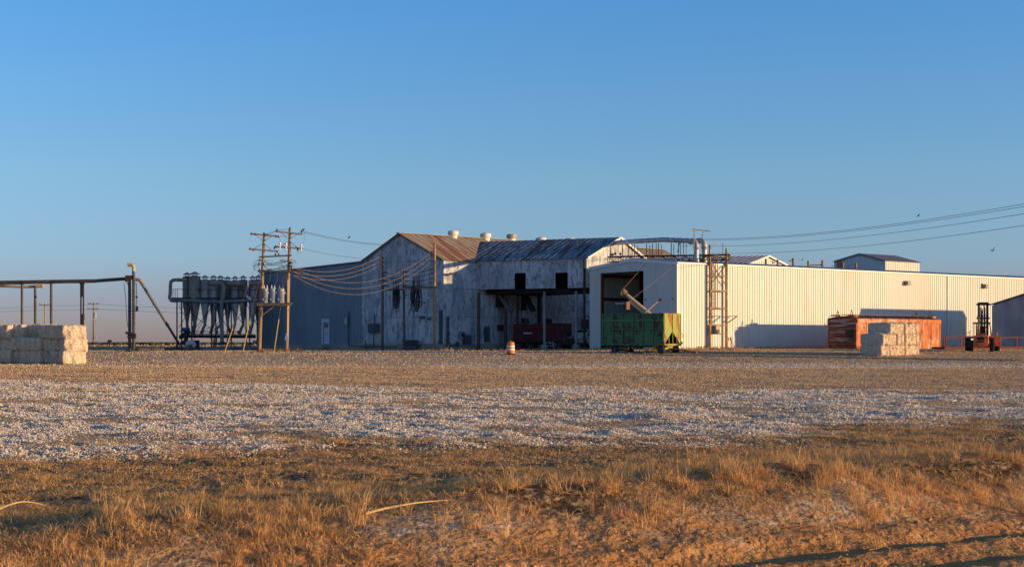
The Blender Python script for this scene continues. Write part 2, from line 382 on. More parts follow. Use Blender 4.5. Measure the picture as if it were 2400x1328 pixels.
def grass_v(x, y): return road_v(x, y) - np.interp(x, [-6, -3, 0, 1.5, 3, 8], [.4, .3, .2, 0., .1, .15])
def dirt_mask(x, y):
    v = grass_v(x, y)
    return 1 - smooth((v + .2 + 1.0 * noise2(x * .6, y * .6) + .6 * noise2(x * 2.1, y * 2.1)) / 1.0)
def grass_mask(x, y):
    v = road_v(x, y)
    yn = np.interp(x, [-12, -7, 0, 4, 9.5, 14], [19.5, 20.2, 21.3, 23.0, 27.5, 31])
    return smooth((grass_v(x, y) + .3 + .9 * noise2(x * .7 + 5, y * .7)) / 1.2) * (1 - smooth((y - yn - .8 + 3.0 * noise2(x * .35, y * .5)) / 4.0))

rows = [-60., -20., -6., 0., 3., 5.0]
while rows[-1] < 62: rows.append(rows[-1] * 1.0048)
while rows[-1] < 140: rows.append(rows[-1] * 1.008)
while rows[-1] < 9000: rows.append(rows[-1] * 1.09)
rows = np.array(rows)
tcol = np.concatenate([[-4, -2.5, -1.6, -1.1, -.8, -.65], np.linspace(-.56, .56, 560), [.65, .8, 1.1, 1.6, 2.5, 4]])
YY, TT = np.meshgrid(rows, tcol, indexing='ij')
XX = TT * np.maximum(YY, 8.0)
ZZ = base_h(XX, YY)
fine = (YY > 4) & (YY < 150)
dm = dirt_mask(XX, YY); cm = cot_mask(XX, YY); gm = grass_mask(XX, YY)
lump = .034 * fbm(XX * 2.6, YY * 2.6, 4, .6) + .012 * np.abs(noise2(XX * 9, YY * 9))
clod = .035 * fbm(XX * 1.1, YY * 1.3, 3, .6)
ZZ = ZZ + np.where(fine, lump * (dm * .85 + gm * .8) * (YY < 32) + clod * (1 - dm) * .8 + .05 * cm * np.clip(fbm(XX * 2.0, YY * 2.0, 2), -.3, 1), 0)
ZZ = np.where(YY > 160, 1.0 + .0 * YY, ZZ)
nr, nc = YY.shape
idx = np.arange(nr * nc).reshape(nr, nc)
gf = np.stack([idx[:-1, :-1], idx[:-1, 1:], idx[1:, 1:], idx[1:, :-1]], -1).reshape(-1, 4)

def ground_material():
    m = bpy.data.materials.new("yard_soil"); m.use_nodes = True
    t = m.node_tree; b = t.nodes["Principled BSDF"]; N = t.nodes.new; L = t.links.new
    b.inputs["Roughness"].default_value = .95; b.inputs["Specular IOR Level"].default_value = .05
    tc = N("ShaderNodeTexCoord")
    def noise(sc, st=(1, 1, 1), det=6):
        mp = N("ShaderNodeMapping"); mp.inputs["Scale"].default_value = st; L(tc.outputs["Object"], mp.inputs[0])
        n = N("ShaderNodeTexNoise"); n.inputs["Scale"].default_value = sc; n.inputs["Detail"].default_value = det; L(mp.outputs[0], n.inputs["Vector"]); return n.outputs["Fac"]
    def rng(s, lo, hi, a=0., c=1.):
        r = N("ShaderNodeMapRange"); r.inputs["From Min"].default_value = lo; r.inputs["From Max"].default_value = hi
        r.inputs["To Min"].default_value = a; r.inputs["To Max"].default_value = c; L(s, r.inputs["Value"]); return r.outputs[0]
    def mix(f, a, c):
        x = N("ShaderNodeMix"); x.data_type = 'RGBA'; L(f, x.inputs["Factor"])
        for s, i in ((a, "A"), (c, "B")):
            if isinstance(s, tuple): x.inputs[i].default_value = (*s, 1)
            else: L(s, x.inputs[i])
        return x.outputs["Result"]
    def mul(a, c):
        x = N("ShaderNodeMath"); x.operation = 'MULTIPLY'; L(a, x.inputs[0]); L(c, x.inputs[1]); return x.outputs[0]
    def att(n):
        a = N("ShaderNodeAttribute"); a.attribute_name = n; return a.outputs["Fac"]
    tan = mix(rng(noise(.35), .42, .58), (.60, .405, .235), (.47, .31, .175))
    tan = mix(rng(noise(1.6), .5, .62, 0, .8), tan, (.30, .20, .125))
    tan = mix(rng(noise(7), .53, .62), tan, (.70, .58, .46))
    tan = mix(rng(noise(14), .53, .60, 0, .8), tan, (.20, .135, .085))
    grs = mix(rng(noise(1.2), .42, .62), (.36, .20, .095), (.12, .068, .034))
    grs = mix(rng(noise(9), .5, .66), grs, (.54, .34, .165))
    drt = mix(rng(noise(.9), .42, .6), (.54, .26, .10), (.44, .20, .075))
    drt = mix(rng(noise(6), .52, .68), drt, (.62, .34, .15))
    drt = mix(rng(noise(22), .55, .68, 0, .7), drt, (.30, .16, .085))
    c = mix(att("gr"), tan, grs)
    c = mix(att("dirt"), c, drt)
    cot = mix(rng(noise(5), .45, .62), (.80, .71, .62), (.62, .48, .36))
    c = mix(mul(att("cot"), rng(noise(8), .36, .54, .35, .98)), c, cot)
    # far fields by distance
    sx = N("ShaderNodeSeparateXYZ"); L(tc.outputs["Object"], sx.inputs[0])
    fld = mix(rng(noise(.02, (1, 3, 1)), .4, .6), (.30, .225, .10), (.22, .20, .075))
    c = mix(rng(sx.outputs[1], 126, 150), c, mix(rng(noise(.08, (1, 2, 1)), .4, .6), (.40, .28, .15), (.30, .20, .11)))
    c = mix(rng(sx.outputs[1], 255, 285), c, fld)
    L(c, b.inputs["Base Color"])
    bp = N("ShaderNodeBump"); bp.inputs["Strength"].default_value = 1.0; bp.inputs["Distance"].default_value = .045
    ad = N("ShaderNodeMath"); ad.operation = 'ADD'; L(noise(5), ad.inputs[0]); L(noise(16), ad.inputs[1])
    L(ad.outputs[0], bp.inputs["Height"]); L(bp.outputs[0], b.inputs["Normal"])
    return m
M['soil'] = ground_material()
ground = np_mesh("ground", np.stack([XX, YY, ZZ], -1).reshape(-1, 3), [gf], M['soil'], {"cot": cm.ravel(), "dirt": dm.ravel(), "gr": gm.ravel()})
ground.data.polygons.foreach_set("use_smooth", [True] * len(ground.data.polygons))
kind(ground, 'structure')

# ------------------------------------------------------------------ loose cotton lint on the yard
def attr_mat(name, c0, c1, c2=None, rough=.95, thru=0.0):
    m = bpy.data.materials.new(name); m.use_nodes = True
    t = m.node_tree; b = t.nodes["Principled BSDF"]; N = t.nodes.new
    b.inputs["Roughness"].default_value = rough; b.inputs["Specular IOR Level"].default_value = .05
    a = N("ShaderNodeAttribute"); a.attribute_name = "tone"
    r = N("ShaderNodeValToRGB"); r.color_ramp.elements[0].color = (*c0, 1); r.color_ramp.elements[1].color = (*c1, 1)
    if c2: e = r.color_ramp.elements.new(.5); e.color = (*c2, 1)
    t.links.new(a.outputs["Fac"], r.inputs["Fac"]); t.links.new(r.outputs[0], b.inputs["Base Color"])
    if thru:                                               # thin fibre lets light through
        tr = N("ShaderNodeBsdfTranslucent"); t.links.new(r.outputs[0], tr.inputs["Color"]); ms = N("ShaderNodeMixShader"); ms.inputs[0].default_value = thru
        t.links.new(b.outputs[0], ms.inputs[1]); t.links.new(tr.outputs[0], ms.inputs[2]); t.links.new(ms.outputs[0], t.nodes["Material Output"].inputs["Surface"])
    return m
rng = np.random.RandomState(3)
def ico():
    p = (1 + 5 ** .5) / 2
    v = np.array([(-1, p, 0), (1, p, 0), (-1, -p, 0), (1, -p, 0), (0, -1, p), (0, 1, p), (0, -1, -p), (0, 1, -p), (p, 0, -1), (p, 0, 1), (-p, 0, -1), (-p, 0, 1)], float)
    v /= np.linalg.norm(v[0])
    f = np.array([(0, 11, 5), (0, 5, 1), (0, 1, 7), (0, 7, 10), (0, 10, 11), (1, 5, 9), (5, 11, 4), (11, 10, 2), (10, 7, 6), (7, 1, 8), (3, 9, 4), (3, 4, 2), (3, 2, 6), (3, 6, 8), (3, 8, 9), (4, 9, 5), (2, 4, 11), (6, 2, 10), (8, 6, 7), (9, 8, 1)])
    return v, f
def surface_z(x, y):
    cmv = cot_mask(x, y); dmv = dirt_mask(x, y); gmv = grass_mask(x, y)
    l = .034 * fbm(x * 2.6, y * 2.6, 4, .6) + .012 * np.abs(noise2(x * 9, y * 9))
    cl = .035 * fbm(x * 1.1, y * 1.3, 3, .6)
    return base_h(x, y) + l * (dmv * .85 + gmv * .8) * (y < 32) + cl * (1 - dmv) * .8 + .05 * cmv * np.clip(fbm(x * 2.0, y * 2.0, 2), -.3, 1)
def scatter(n0, y0, y1):
    D = y0 * (y1 / y0) ** rng.rand(n0); cx = (rng.rand(n0) * 2 - 1) * .45 * D
    cmk = cot_mask(cx, D); cl = smooth((fbm(cx * 1.3, D * 1.1, 4, .6) + .50) / .55)
    fine_ = smooth((noise2(cx * 2.4, D * 3.2) + .6 * noise2(cx * 6, D * 6) + .20) / .36)
    k = rng.rand(n0) < cmk ** .9 * (.22 + .78 * cl) * (.30 + .80 * fine_); return cx[k], D[k]
cx, D = scatter(1700000, 17.0, 62.0)
c2, D2_ = scatter(170000, 62.0, 118.0)
cx = np.concatenate([cx, c2]); D = np.concatenate([D, D2_])
mounds = [(380, 1022, 40, .9), (450, 1020, 26, .6), (1050, 1046, 30, .5), (1190, 1030, 26, .5), (1760, 1022, 34, .6), (2240, 936, 60, 1.3), (1560, 980, 60, 1.0), (620, 918, 60, 1.2), (1300, 1005, 45, .8), (800, 1000, 40, .8), (1950, 960, 60, 1.1), (1400, 940, 60, 1.1)]
for px, py, n, rad in mounds:
    d = ZE * F / (py - HY); n *= 22
    cx = np.concatenate([cx, X(px, d) + rng.randn(n) * rad * .45]); D = np.concatenate([D, d + rng.randn(n) * rad * .35])
mz = np.zeros(len(cx))
for px, py, n, rad in mounds:
    d = ZE * F / (py - HY)
    mz += .15 * np.exp(-(((cx - X(px, d)) / (rad * .5)) ** 2 + ((D - d) / (rad * .4)) ** 2)) * rng.rand(len(cx))
n = len(cx)
size = .0108 * (D / 20) ** .72 * (.45 + 1.1 * rng.rand(n) ** 2) * (1 + .6 * (rng.rand(n) < .05))
clump = np.clip(1.2 * (noise2(cx * 2.4, D * 3.2) + .6 * noise2(cx * 6, D * 6) + .1), 0, 1)
zb = surface_z(cx, D) + mz + size * .35 + .055 * clump * rng.rand(n)
ang = rng.rand(n) * 6.283
def tufts(v0, f0, sel):
    m = sel.sum(); nv = len(v0); ca, sa = np.cos(ang[sel])[:, None], np.sin(ang[sel])[:, None]
    vv = v0[None] * (1 + .8 * (rng.rand(m, nv) - .5))[:, :, None] * size[sel][:, None, None]
    vv[:, :, 2] *= .85; vv[:, :, 0] *= 1.3
    vx = vv[:, :, 0] * ca - vv[:, :, 1] * sa; vy = vv[:, :, 0] * sa + vv[:, :, 1] * ca
    vv = np.stack([vx + cx[sel][:, None], vy + D[sel][:, None], vv[:, :, 2] + zb[sel][:, None]], -1)
    return vv.reshape(-1, 3), (f0[None] + (np.arange(m) * nv)[:, None, None]).reshape(-1, 3), nv
v0, f0 = ico()
vo = np.array([(1, 0, 0), (-1, 0, 0), (0, 1, 0), (0, -1, 0), (0, 0, 1), (0, 0, -.6)], float)
fo_ = np.array([(0, 2, 4), (2, 1, 4), (1, 3, 4), (3, 0, 4), (2, 0, 5), (1, 2, 5), (3, 1, 5), (0, 3, 5)])
nearm = D < 21.5
tn = np.where(rng.rand(n) < .15, rng.rand(n) * .4, .50 + .50 * rng.rand(n))
va, fa, na = tufts(v0, f0, nearm); vb, fb_, nb = tufts(vo, fo_, ~nearm)
vv = np.concatenate([va, vb]); ff = np.concatenate([fa, fb_ + len(va)])
tone = np.concatenate([np.repeat(tn[nearm], na), np.repeat(tn[~nearm], nb)])
lint = np_mesh("cotton_lint", vv, [ff], attr_mat("cotton_lint", (.44, .30, .20), (.90, .83, .76), (.82, .71, .61), thru=.30), {"tone": tone})
kind(lint, 'stuff'); lint.data.polygons.foreach_set('use_smooth', [True] * len(lint.data.polygons))
lint['label'] = "loose white cotton lint scattered over the yard"

# ------------------------------------------------------------------ dry grass
def blades(name, bx, by, h, wd, lean_a, lean, mat, tone):
    n = len(bx); bz = surface_z(bx, by) - .01
    d = np.stack([np.cos(lean_a), np.sin(lean_a)], -1)
    pa = rng.rand(n) * 3.14159; s = np.stack([np.cos(pa), np.sin(pa)], -1) * wd[:, None] * .5
    b = np.stack([bx, by], -1)
    def lay(k, z, wk):
        c = b + d * (lean * h * k)[:, None]
        return np.concatenate([c + s * wk, (bz + h * z)[:, None]], 1), np.concatenate([c - s * wk, (bz + h * z)[:, None]], 1)
    a0, a1 = lay(0, 0, 1.0); b0, b1 = lay(.22, .55, .8); c0, c1 = lay(.62, .88, .45); tip = np.concatenate([b + d * (lean * h)[:, None], (bz + h * (1 - .35 * np.clip(lean, 0, 1.2)))[:, None]], 1)
    vs = np.stack([a0, a1, b0, b1, c0, c1, tip], 1).reshape(-1, 3)
    k = (np.arange(n) * 7)[:, None]
    q = np.concatenate([k + np.array([[0, 1, 3, 2]]), k + np.array([[2, 3, 5, 4]])]); t3 = k + np.array([[4, 5, 6]])
    o = np_mesh(name, vs, [q, t3], mat, {"tone": np.repeat(tone, 7)})
    kind(o, 'stuff'); return o
straw = attr_mat("dry_straw", (.25, .125, .05), (.86, .53, .25), (.63, .36, .15), thru=.22)

def clumps(nc, ymin, ymax, power, hfun, per, spread, accept):
    y = ymin + (ymax - ymin) * rng.rand(nc) ** power; x = (rng.rand(nc) * 2 - 1) * .47 * y
    k = rng.rand(nc) < accept(x, y); x, y = x[k], y[k]
    m = rng.randint(per[0], per[1], len(x))
    ci = np.repeat(np.arange(len(x)), m); n = len(ci)
    a = rng.rand(n) * 6.283; r = np.abs(rng.randn(n)) * spread
    hs = hfun(x, y) * (.5 + rng.rand(len(x)))
    return x[ci] + np.cos(a) * r, y[ci] + np.sin(a) * r, hs[ci] * (.45 + .8 * rng.rand(n)), a, ci, len(x)
# tall tufts on the roadside bank
def acc_bank(x, y):
    v = grass_v(x, y)
    return np.clip(smooth((v + .5 + .9 * noise2(x * .8, y * .8)) / 1.0) * (1 - smooth((v - 2.4 - .5 * np.clip(x, 0, 3)) / 2.4)) * (.05 + 1.5 * smooth((fbm(x * .8, y * .8, 3, .6) + .10) / .45)), 0, 1)
def ghf(x, y): return (.080 + .045 * smooth((x + 3) / 7)) * (1 + .9 * np.clip(noise2(x * .6, y * .6), -.6, 1))
bx, by, bh, ba, ci, nc_ = clumps(7600, 9.0, 24, 1.2, ghf, (16, 56), .055, acc_bank)
n = len(bx)
cd_ = rng.rand(nc_)[ci] * 6.283
la = np.where(rng.rand(n) < .6, ba + .7 * rng.randn(n), cd_ + .6 * rng.randn(n))
blades("bank_grass", bx, by, np.clip(bh * (1 + .8 * (rng.rand(n) < .05)), .03, .42), .0028 + .003 * rng.rand(n), la, .2 + 1.3 * rng.rand(n) ** 1.3, straw, np.clip(.30 + .35 * rng.rand(nc_)[ci] + .40 * rng.rand(n), 0, 1))['label'] = "tall dry straw tufts along the roadside bank"
# matted short grass between the bank and the cotton
def acc_mat(x, y):
    return np.clip(grass_mask(x, y) * (.12 + 1.3 * smooth((fbm(x * .55 + 2, y * 1.0, 4, .6) + .22) / .6)), 0, 1)
bx, by, bh, ba, ci, nc_ = clumps(34000, 10, 33, 1.25, lambda x, y: .055 + .0 * x, (7, 18), .08, acc_mat)
n = len(bx)
blades("matted_grass", bx, by, bh, .0035 + .004 * rng.rand(n), ba + 1.0 * rng.randn(n), .8 + 1.8 * rng.rand(n), straw, np.clip(.22 + .45 * rng.rand(nc_)[ci] + .4 * rng.rand(n), 0, 1))['label'] = "short matted dry grass beside the cotton-strewn yard"
# a few green weeds
bx, by, bh, ba, ci, nc_ = clumps(2600, 10, 21, 1.2, lambda x, y: .03 + .0 * x, (6, 14), .04, lambda x, y: .6 * smooth((noise2(x * .5 + 31, y * .8) - .25) / .2) * grass_mask(x, y))
n = len(bx)
blades("green_weeds", bx, by, bh, .008 + .006 * rng.rand(n), ba, .8 + .8 * rng.rand(n), attr_mat("weed_green", (.05, .08, .02), (.12, .15, .04)), rng.rand(n))['label'] = "small green weeds low in the dry grass"
# sparse weeds in the tan yard and along the buildings
def acc_yard(x, y): return np.clip(.55 * smooth((fbm(x * .12 + 7, y * .3, 3) + .15) / .5) * (1 - .8 * cot_mask(x, y)), 0, 1)
bx, by, bh, ba, ci, nc_ = clumps(15000, 42, 104, 1.0, lambda x, y: .05 + .0 * x, (4, 8), .12, acc_yard)
n = len(bx)
blades("yard_stubble", bx, by, bh, .014 + .016 * rng.rand(n), ba + 1.0 * rng.randn(n), .5 + 1.2 * rng.rand(n), straw, np.clip(.1 + .5 * rng.rand(nc_)[ci] + .4 * rng.rand(n), 0, 1))['label'] = "low stubble and trash spread over the tan yard"

# clods, husks and trash making up the rough tan yard surface
def clod_scatter(n0, y0, y1, acc, s0, p):
    D = y0 * (y1 / y0) ** rng.rand(n0); x = (rng.rand(n0) * 2 - 1) * .46 * D
    k = rng.rand(n0) < acc(x, D); x, D = x[k], D[k]
    return x, D, s0 * (D / 40) ** p * (.4 + 1.2 * rng.rand(len(x)) ** 2)
sets = [clod_scatter(560000, 36, 128, lambda x, y: (1 - .96 * cot_mask(x, y)) * np.clip(.60 + .8 * fbm(x * .25, y * .25, 3), .2, 1), .013, .85),
        clod_scatter(16000, 128, 420, lambda x, y: np.clip(.5 + noise2(x * .05, y * .1), 0, 1) * ((x < -20) | (x > 60)), .022, .9),
        clod_scatter(60000, 17, 36, lambda x, y: .30 - .12 * cot_mask(x, y), .018, .8)]
cx, D, size = [np.concatenate(q) for q in zip(*sets)]
n = len(cx); ang = rng.rand(n) * 6.283; zb = np.where(D < 150, surface_z(cx, np.minimum(D, 150)), 1.0) + size * .3
va, fa, na = tufts(vo, fo_, np.ones(n, bool))
o = np_mesh("yard_clods", va, [fa], attr_mat("yard_clod", (.40, .245, .13), (.74, .53, .33), (.62, .405, .22)), {"tone": np.repeat(rng.rand(n), na)})
kind(o, 'stuff'); o['label'] = "small clods, husks and trash covering the tan yard"

# pebbles and clods on the dirt road
n = 11000
D = 8.5 + 9 * rng.rand(n) ** 1.3; cx = (rng.rand(n) * 2 - 1) * .46 * D
k = rng.rand(n) < dirt_mask(cx, D) * .8; cx, D = cx[k], D[k]; n = len(cx)
size = .004 + .016 * rng.rand(n) ** 5 + .012 * (rng.rand(n) < .02)
vv = v0[None] * (1 + .5 * (rng.rand(n, 12) - .5))[:, :, None] * size[:, None, None]
vv[:, :, 2] *= .7
vv = vv + np.stack([cx, D, surface_z(cx, D) + size * .2], -1)[:, None, :]
ff = (f0[None] + (np.arange(n) * 12)[:, None, None]).reshape(-1, 3)
peb = np_mesh("road_pebbles", vv.reshape(-1, 3), [ff], attr_mat("pebble", (.30, .15, .065), (.60, .36, .19), (.47, .255, .115)), {"tone": np.repeat(rng.rand(n), 12)})
kind(peb, 'stuff'); peb['label'] = "small pebbles and clods on the red dirt road"

# loose straw litter lying flat near the road, and one long stalk
b_ = MB()
for i in range(520):
    y = 9.5 + 9 * random.random() ** 1.2; x = (random.random() * 2 - 1) * .43 * y
    if road_v(x, y) < -1.5: continue
    a = random.uniform(-.6, .9); l = random.uniform(.03, .12) + .14 * random.random() ** 4; dx, dy = math.cos(a) * l, math.sin(a) * l
    pts = []
    for q in range(4):
        u = q / 3; xx, yy = x + dx * u, y + dy * u + .06 * l * math.sin(u * 3)
        pts.append((xx, yy, float(surface_z(np.array([xx]), np.array([yy]))[0]) + .012 + .03 * math.sin(u * 3.1) * random.random()))
    b_.tube(pts, random.uniform(.0012, .0032), 5)
o = b_.build("straw_litter", mk("bleached_straw", (.48, .31, .15), [((.40, .25, .11), 30, (1, 1, 1), .45, .6, .7)], .8))
kind(o, 'stuff'); o['label'] = "loose bleached straws lying near the dirt road"
def stalk(px0, py0, px1, py1, r, label, hump):
    d0, d1 = (ZE + .02) * F / (py0 - HY), (ZE + .02) * F / (py1 - HY)
    pts = []
    for q in range(9):
        u = q / 8; d = d0 + (d1 - d0) * u; x = X(px0, d0) * (1 - u) + X(px1, d1) * u
        pts.append((x, d, float(base_h(x, d)) + .035 + hump * math.sin(u * math.pi)))
    tag(MB().tube(pts, [r * (1 - .6 * q / 8) for q in range(9)], 6).build("dry_stalk", straw_m), label, "dry stalk")
straw_m = mk("stalk_straw", (.60, .42, .20), [((.42, .27, .12), 12, (1, 1, 1), .45, .6, .6)], .8)
stalk(856, 1252, 1050, 1232, .011, "long pale dry stalk lying on the bare dirt bank below the grass", .03)
stalk(-10, 1214, 108, 1202, .010, "arched dry stalk in the matted grass at the left edge", .06)

# dark brush far beyond the yard on the left
b_ = MB()
for i in range(240):
    d = 285 + 30 * random.random(); px = random.uniform(-60, 640); h = random.uniform(.2, .62)
    c = Vector((X(px, d), d, 1.0 + h * .3)); r = random.uniform(.5, 1.3)
    pr = [(r * .6, -h * .4), (r, 0), (r * .8, h * .45), (r * .3, h * .7)]
    b_.lathe([(q * random.uniform(.7, 1.2), z) for q, z in pr], c, 7)
o = b_.build("brush", mk("dark_brush", (.06, .055, .035), [((.12, .10, .05), .5, (1, 1, 1), .5, .65, .7)], .95))
kind(o, 'stuff'); o['label'] = "low dark brush line at the edge of the far field"

# ------------------------------------------------------------------ white steel warehouse
UP = Vector((0, 0, 1))
def D2(x, y): return Vector((x, y, 0)).normalized()
d1 = D2(.797, .604); d2 = D2(-.604, .797)
n1 = D2(.604, -.797)
C0 = Vector((13.70, 118.0, 0))
EZ, RZ, WW, WL = 8.22, 8.76, 11.2, 62.0
wh = thing("metal_warehouse", "long white ribbed steel warehouse with an open dark doorway in its shaded gable end", "warehouse", (C0.x, C0.y, .9))
gtop = lambda u: EZ + (RZ - EZ) * (1 - abs(u - WW / 2) / (WW / 2))
O0 = Vector((C0.x, C0.y, 0))
DU0, DU1, DZ = 4.07, 9.46, 7.66
w = MB().sheet(O0, d2, UP, -d1, WW, lambda u: gtop(u) + .03, lambda u: .6, .3, .03, .05, [(DU0, DU1, .6, DZ)], [WW / 2]); w.build("wall", M['white_panel'], wh)
MB().sheet(O0, d1, UP, n1, WL, lambda u: EZ + .035, lambda u: .6, .305, .035, .055).build("wall", M['white_panel'], wh)
MB().sheet(O0 + d2 * WW, d1, UP, d2, WL, lambda u: EZ + .035, lambda u: .6, .6, -.03, .06).build("wall", M['white_panel'], wh)
MB().sheet(O0 + d1 * WL, d2, UP, d1, WW, lambda u: gtop(u) + .03, lambda u: .6, .6, .03, .06, breaks=[WW / 2]).build("wall", M['white_panel'], wh)
for sgn in (0, 1):
    base = O0 + (d2 * (WW + .12) if sgn else d2 * -.12) + UP * (EZ + .03) - d1 * .1
    wd = ((-d2 if sgn else d2) * (WW / 2 + .12) + UP * (RZ - EZ)).normalized()
    nn = d1.cross(wd) if not sgn else wd.cross(d1)
    if nn.z < 0: nn = -nn
    ln = math.hypot(WW / 2 + .12, RZ - EZ)
    MB().sheet(base, d1, wd, nn, WL + .2, lambda u, ln=ln: ln, lambda u: 0, .61, .05, .05).build("roof", M['roof_new'], wh)
f = MB()
rk = O0 + UP * (RZ - .10) + d2 * (WW / 2) - d1 * .06
f.beam(O0 + UP * (EZ - .10) - d1 * .06 - d2 * .06, rk, .07, .27); f.beam(rk, O0 + UP * (EZ - .10) - d1 * .06 + d2 * (WW + .06), .07, .27)
f.build("rake_trim", M['white_trim'], wh)
MB().beam(O0 + UP * (EZ - .06) + n1 * .08 - d1 * .05, O0 + UP * (EZ - .06) + n1 * .08 + d1 * WL, .1, .14).build("eave_trim", M['white_trim'], wh)
cpl = MB().beam(O0 - d1 * .05 + n1 * .05 + UP * .6, O0 - d1 * .05 + n1 * .05 + UP * (EZ - .16), .14, .14, d1); cpl.build("corner_trim", M['white_trim'], wh)
fr = MB()
fr.beam(O0 + d2 * DU1 + UP * .7 - d1 * .02, O0 + d2 * DU1 + UP * DZ - d1 * .02, .16, .22, d1)
fr.build("door_jamb", M['dark_red'], wh)
fr = MB().beam(O0 + d2 * DU0 + UP * .7 + d1 * .04, O0 + d2 * DU0 + UP * DZ + d1 * .04, .08, .1, d1); fr.build("door_jamb", M['white_trim'], wh)
g_ = MB()
for zz in (3.2, 5.45, 7.5):
    g_.beam(O0 + d2 * (WW - .15) + d1 * .3 + UP * zz, O0 + d2 * (WW - .15) + d1 * 40 + UP * zz, .2, .24)
for k in range(1, 7):
    q = O0 + d1 * (k * 6.0)
    g_.beam(q + d2 * (WW - .3) + UP * .8, q + d2 * (WW - .3) + UP * (EZ - .1), .2, .4, d1)
    g_.beam(q + d2 * .3 + UP * .8, q + d2 * .3 + UP * (EZ - .1), .2, .4, d1)
    g_.beam(q + d2 * .3 + UP * (EZ - .3), q + d2 * (WW / 2) + UP * (RZ - .3), .2, .5); g_.beam(q + d2 * (WW - .3) + UP * (EZ - .3), q + d2 * (WW / 2) + UP * (RZ - .3), .2, .5)
g_.build("inner_frame", M['dark_red'], wh)
for (pa, pb, yy) in ((1441, 1446, 642.5), (1452, 1455, 642.5), (1461, 1478, 643.0)):
    a = P(pa, yy, 131); b = P(pb, yy, 131)
    MB().beam(a, b, .1, .12).build("tube_light", M['lamp_glow'], wh)
MB().beam(O0 + d1 * on_line(2220, C0, d1) + n1 * .06 + UP * .7, O0 + d1 * on_line(2220, C0, d1) + n1 * .06 + UP * (EZ - .14), .1, .1, d1).build("downspout", M['white_trim'], wh)
MB().beam(O0 + n1 * .05 + d1 * on_line(1716, C0, d1) + UP * 1.12, O0 + n1 * .05 + d1 * 40 + UP * 1.12, .07, .06).build("base_conduit", M['pipe_grey'], wh)
for i, (px, py, nm) in enumerate(((1514, 702, 0), (1548, 702, 1), (1577, 700, 0))):
    u = on_line(px, C0, d2); q = O0 + d2 * u - d1 * .03; z = ZE + (HY - py) / F * q.y
    MB().lathe([(.10 if nm else .06, -.02), (.10 if nm else .06, .06)], q + UP * z, 10, -d1).build("cable_gland", M['rubber'], wh)

for i, (px, py) in enumerate(((2126, 663), (2309, 670.5))):
    u = on_line(px - 3, C0, d1); q = O0 + d1 * u + n1 * .04; z = ZE + (HY - py) / F * q.y
    t = thing("flood_light", ["bronze flood light high on the sunlit white wall above the orange boxcar", "bronze flood light high on the sunlit white wall above the forklift, beside a small sensor"][i], "flood light", tuple(q + UP * z), math.atan2(d1.y, d1.x), "flood lights on the white wall")
    b = MB().hexa([V(-.24, -.02, -.2), V(-.24, -.42, -.2), V(.24, -.42, -.2), V(.24, -.02, -.2)], [V(-.24, -.02, .2), V(-.24, -.30, .2), V(.24, -.30, .2), V(.24, -.02, .2)]); b.box((0, -.015, 0), (.2, .06, .2)); b.build("housing", M['rust_steel'], t, False)
    MB().hexa([V(-.2, -.40, -.16), V(-.2, -.425, -.16), V(.2, -.425, -.16), V(.2, -.40, -.16)], [V(-.2, -.31, .16), V(-.2, -.335, .16), V(.2, -.335, .16), V(.2, -.31, .16)]).build("lens", M['glass_grey'], t, False)
    if i == 1: MB().beam((-.42, -.05, .1), (-.42, -.05, .26), .07).build("sensor", M['rubber'], t, False)

# ------------------------------------------------------------------ old gin building
S = 1.1
G1 = Vector((X(1040, 118 * S), 118 * S, 0)); G0_ = Vector((X(848, 122.5 * S), 122.5 * S, 0))
gd = (G0_ - G1).normalized(); gn = Vector((gd.y, -gd.x, 0));
if gn.y > 0: gn = -gn
a1 = D2(.75, .661); sn = D2(.661, -.75)
GW = (G0_ - G1).length; GP = on_line(937, G1, gd)
GE = ZE + 192 / F * G1.y; GPK = ZE + 253 / F * (G1 + gd * GP).y; GEL = ZE + 187 / F * G0_.y
ML = 36.0; FZ = 1.42
gin = thing("gin_building", "old gabled gin building of stained white sheet metal with rusty lit roof", "gin building", (G1.x, G1.y, 1.0))
gt = lambda u: GE + (GPK - GE) * u / GP if u < GP else GPK + (GEL - GPK) * (u - GP) / (GW - GP)
MB().sheet(G1, gd, UP, gn, GW, lambda u: gt(u) - .03, lambda u: FZ, .62, .018, .03, breaks=[GP]).build("wall", M['gin_wall'], gin)
MB().sheet(G1, a1, UP, sn, ML, lambda u: GE - .02, lambda u: FZ, .62, .018, .03).build("wall", M['gin_wall'], gin)
far = G1 + a1 * ML
MB().sheet(far, gd, UP, -gn, GW, lambda u: gt(u) - .03, lambda u: FZ, .62, .018, .03, breaks=[GP]).build("wall", M['gin_wall'], gin)
MB().sheet(G0_, a1, UP, -sn, ML, lambda u: GEL - .02, lambda u: FZ, .62, .018, .03).build("wall", M['gin_wall'], gin)
fo = MB()
fo.beam(G1 - gn * .15 + UP * .9 + sn * .02, G0_ - gn * .15 + UP * .9, .44, 1.05); fo.beam(G1 - sn * .18 + UP * .9, far - sn * .18 + UP * .9, .44, 1.05)
fo.build("foundation", M['concrete'], gin)
pk = G1 + gd * GP
for (e0, z0, sg) in ((G1, GE, 1), (G0_, GEL, -1)):
    dn = (e0 - pk); base = e0 + dn.normalized() * .22 + UP * (z0 + .05 - .22 * (GPK - z0) / dn.length) - a1 * .25
    top = pk + UP * (GPK + .05) - a1 * .25
    wd = (top - base).normalized(); nn = a1.cross(wd); nn = nn if nn.z > 0 else -nn
    # ribs must run along the slope while the eave stays parallel with a1
    MB().sheet(base, a1, wd, nn, ML + .5, lambda u, l=(top - base).length: l, lambda u: 0, .76, .03, .04).build("roof", M['roof_rust'], gin)
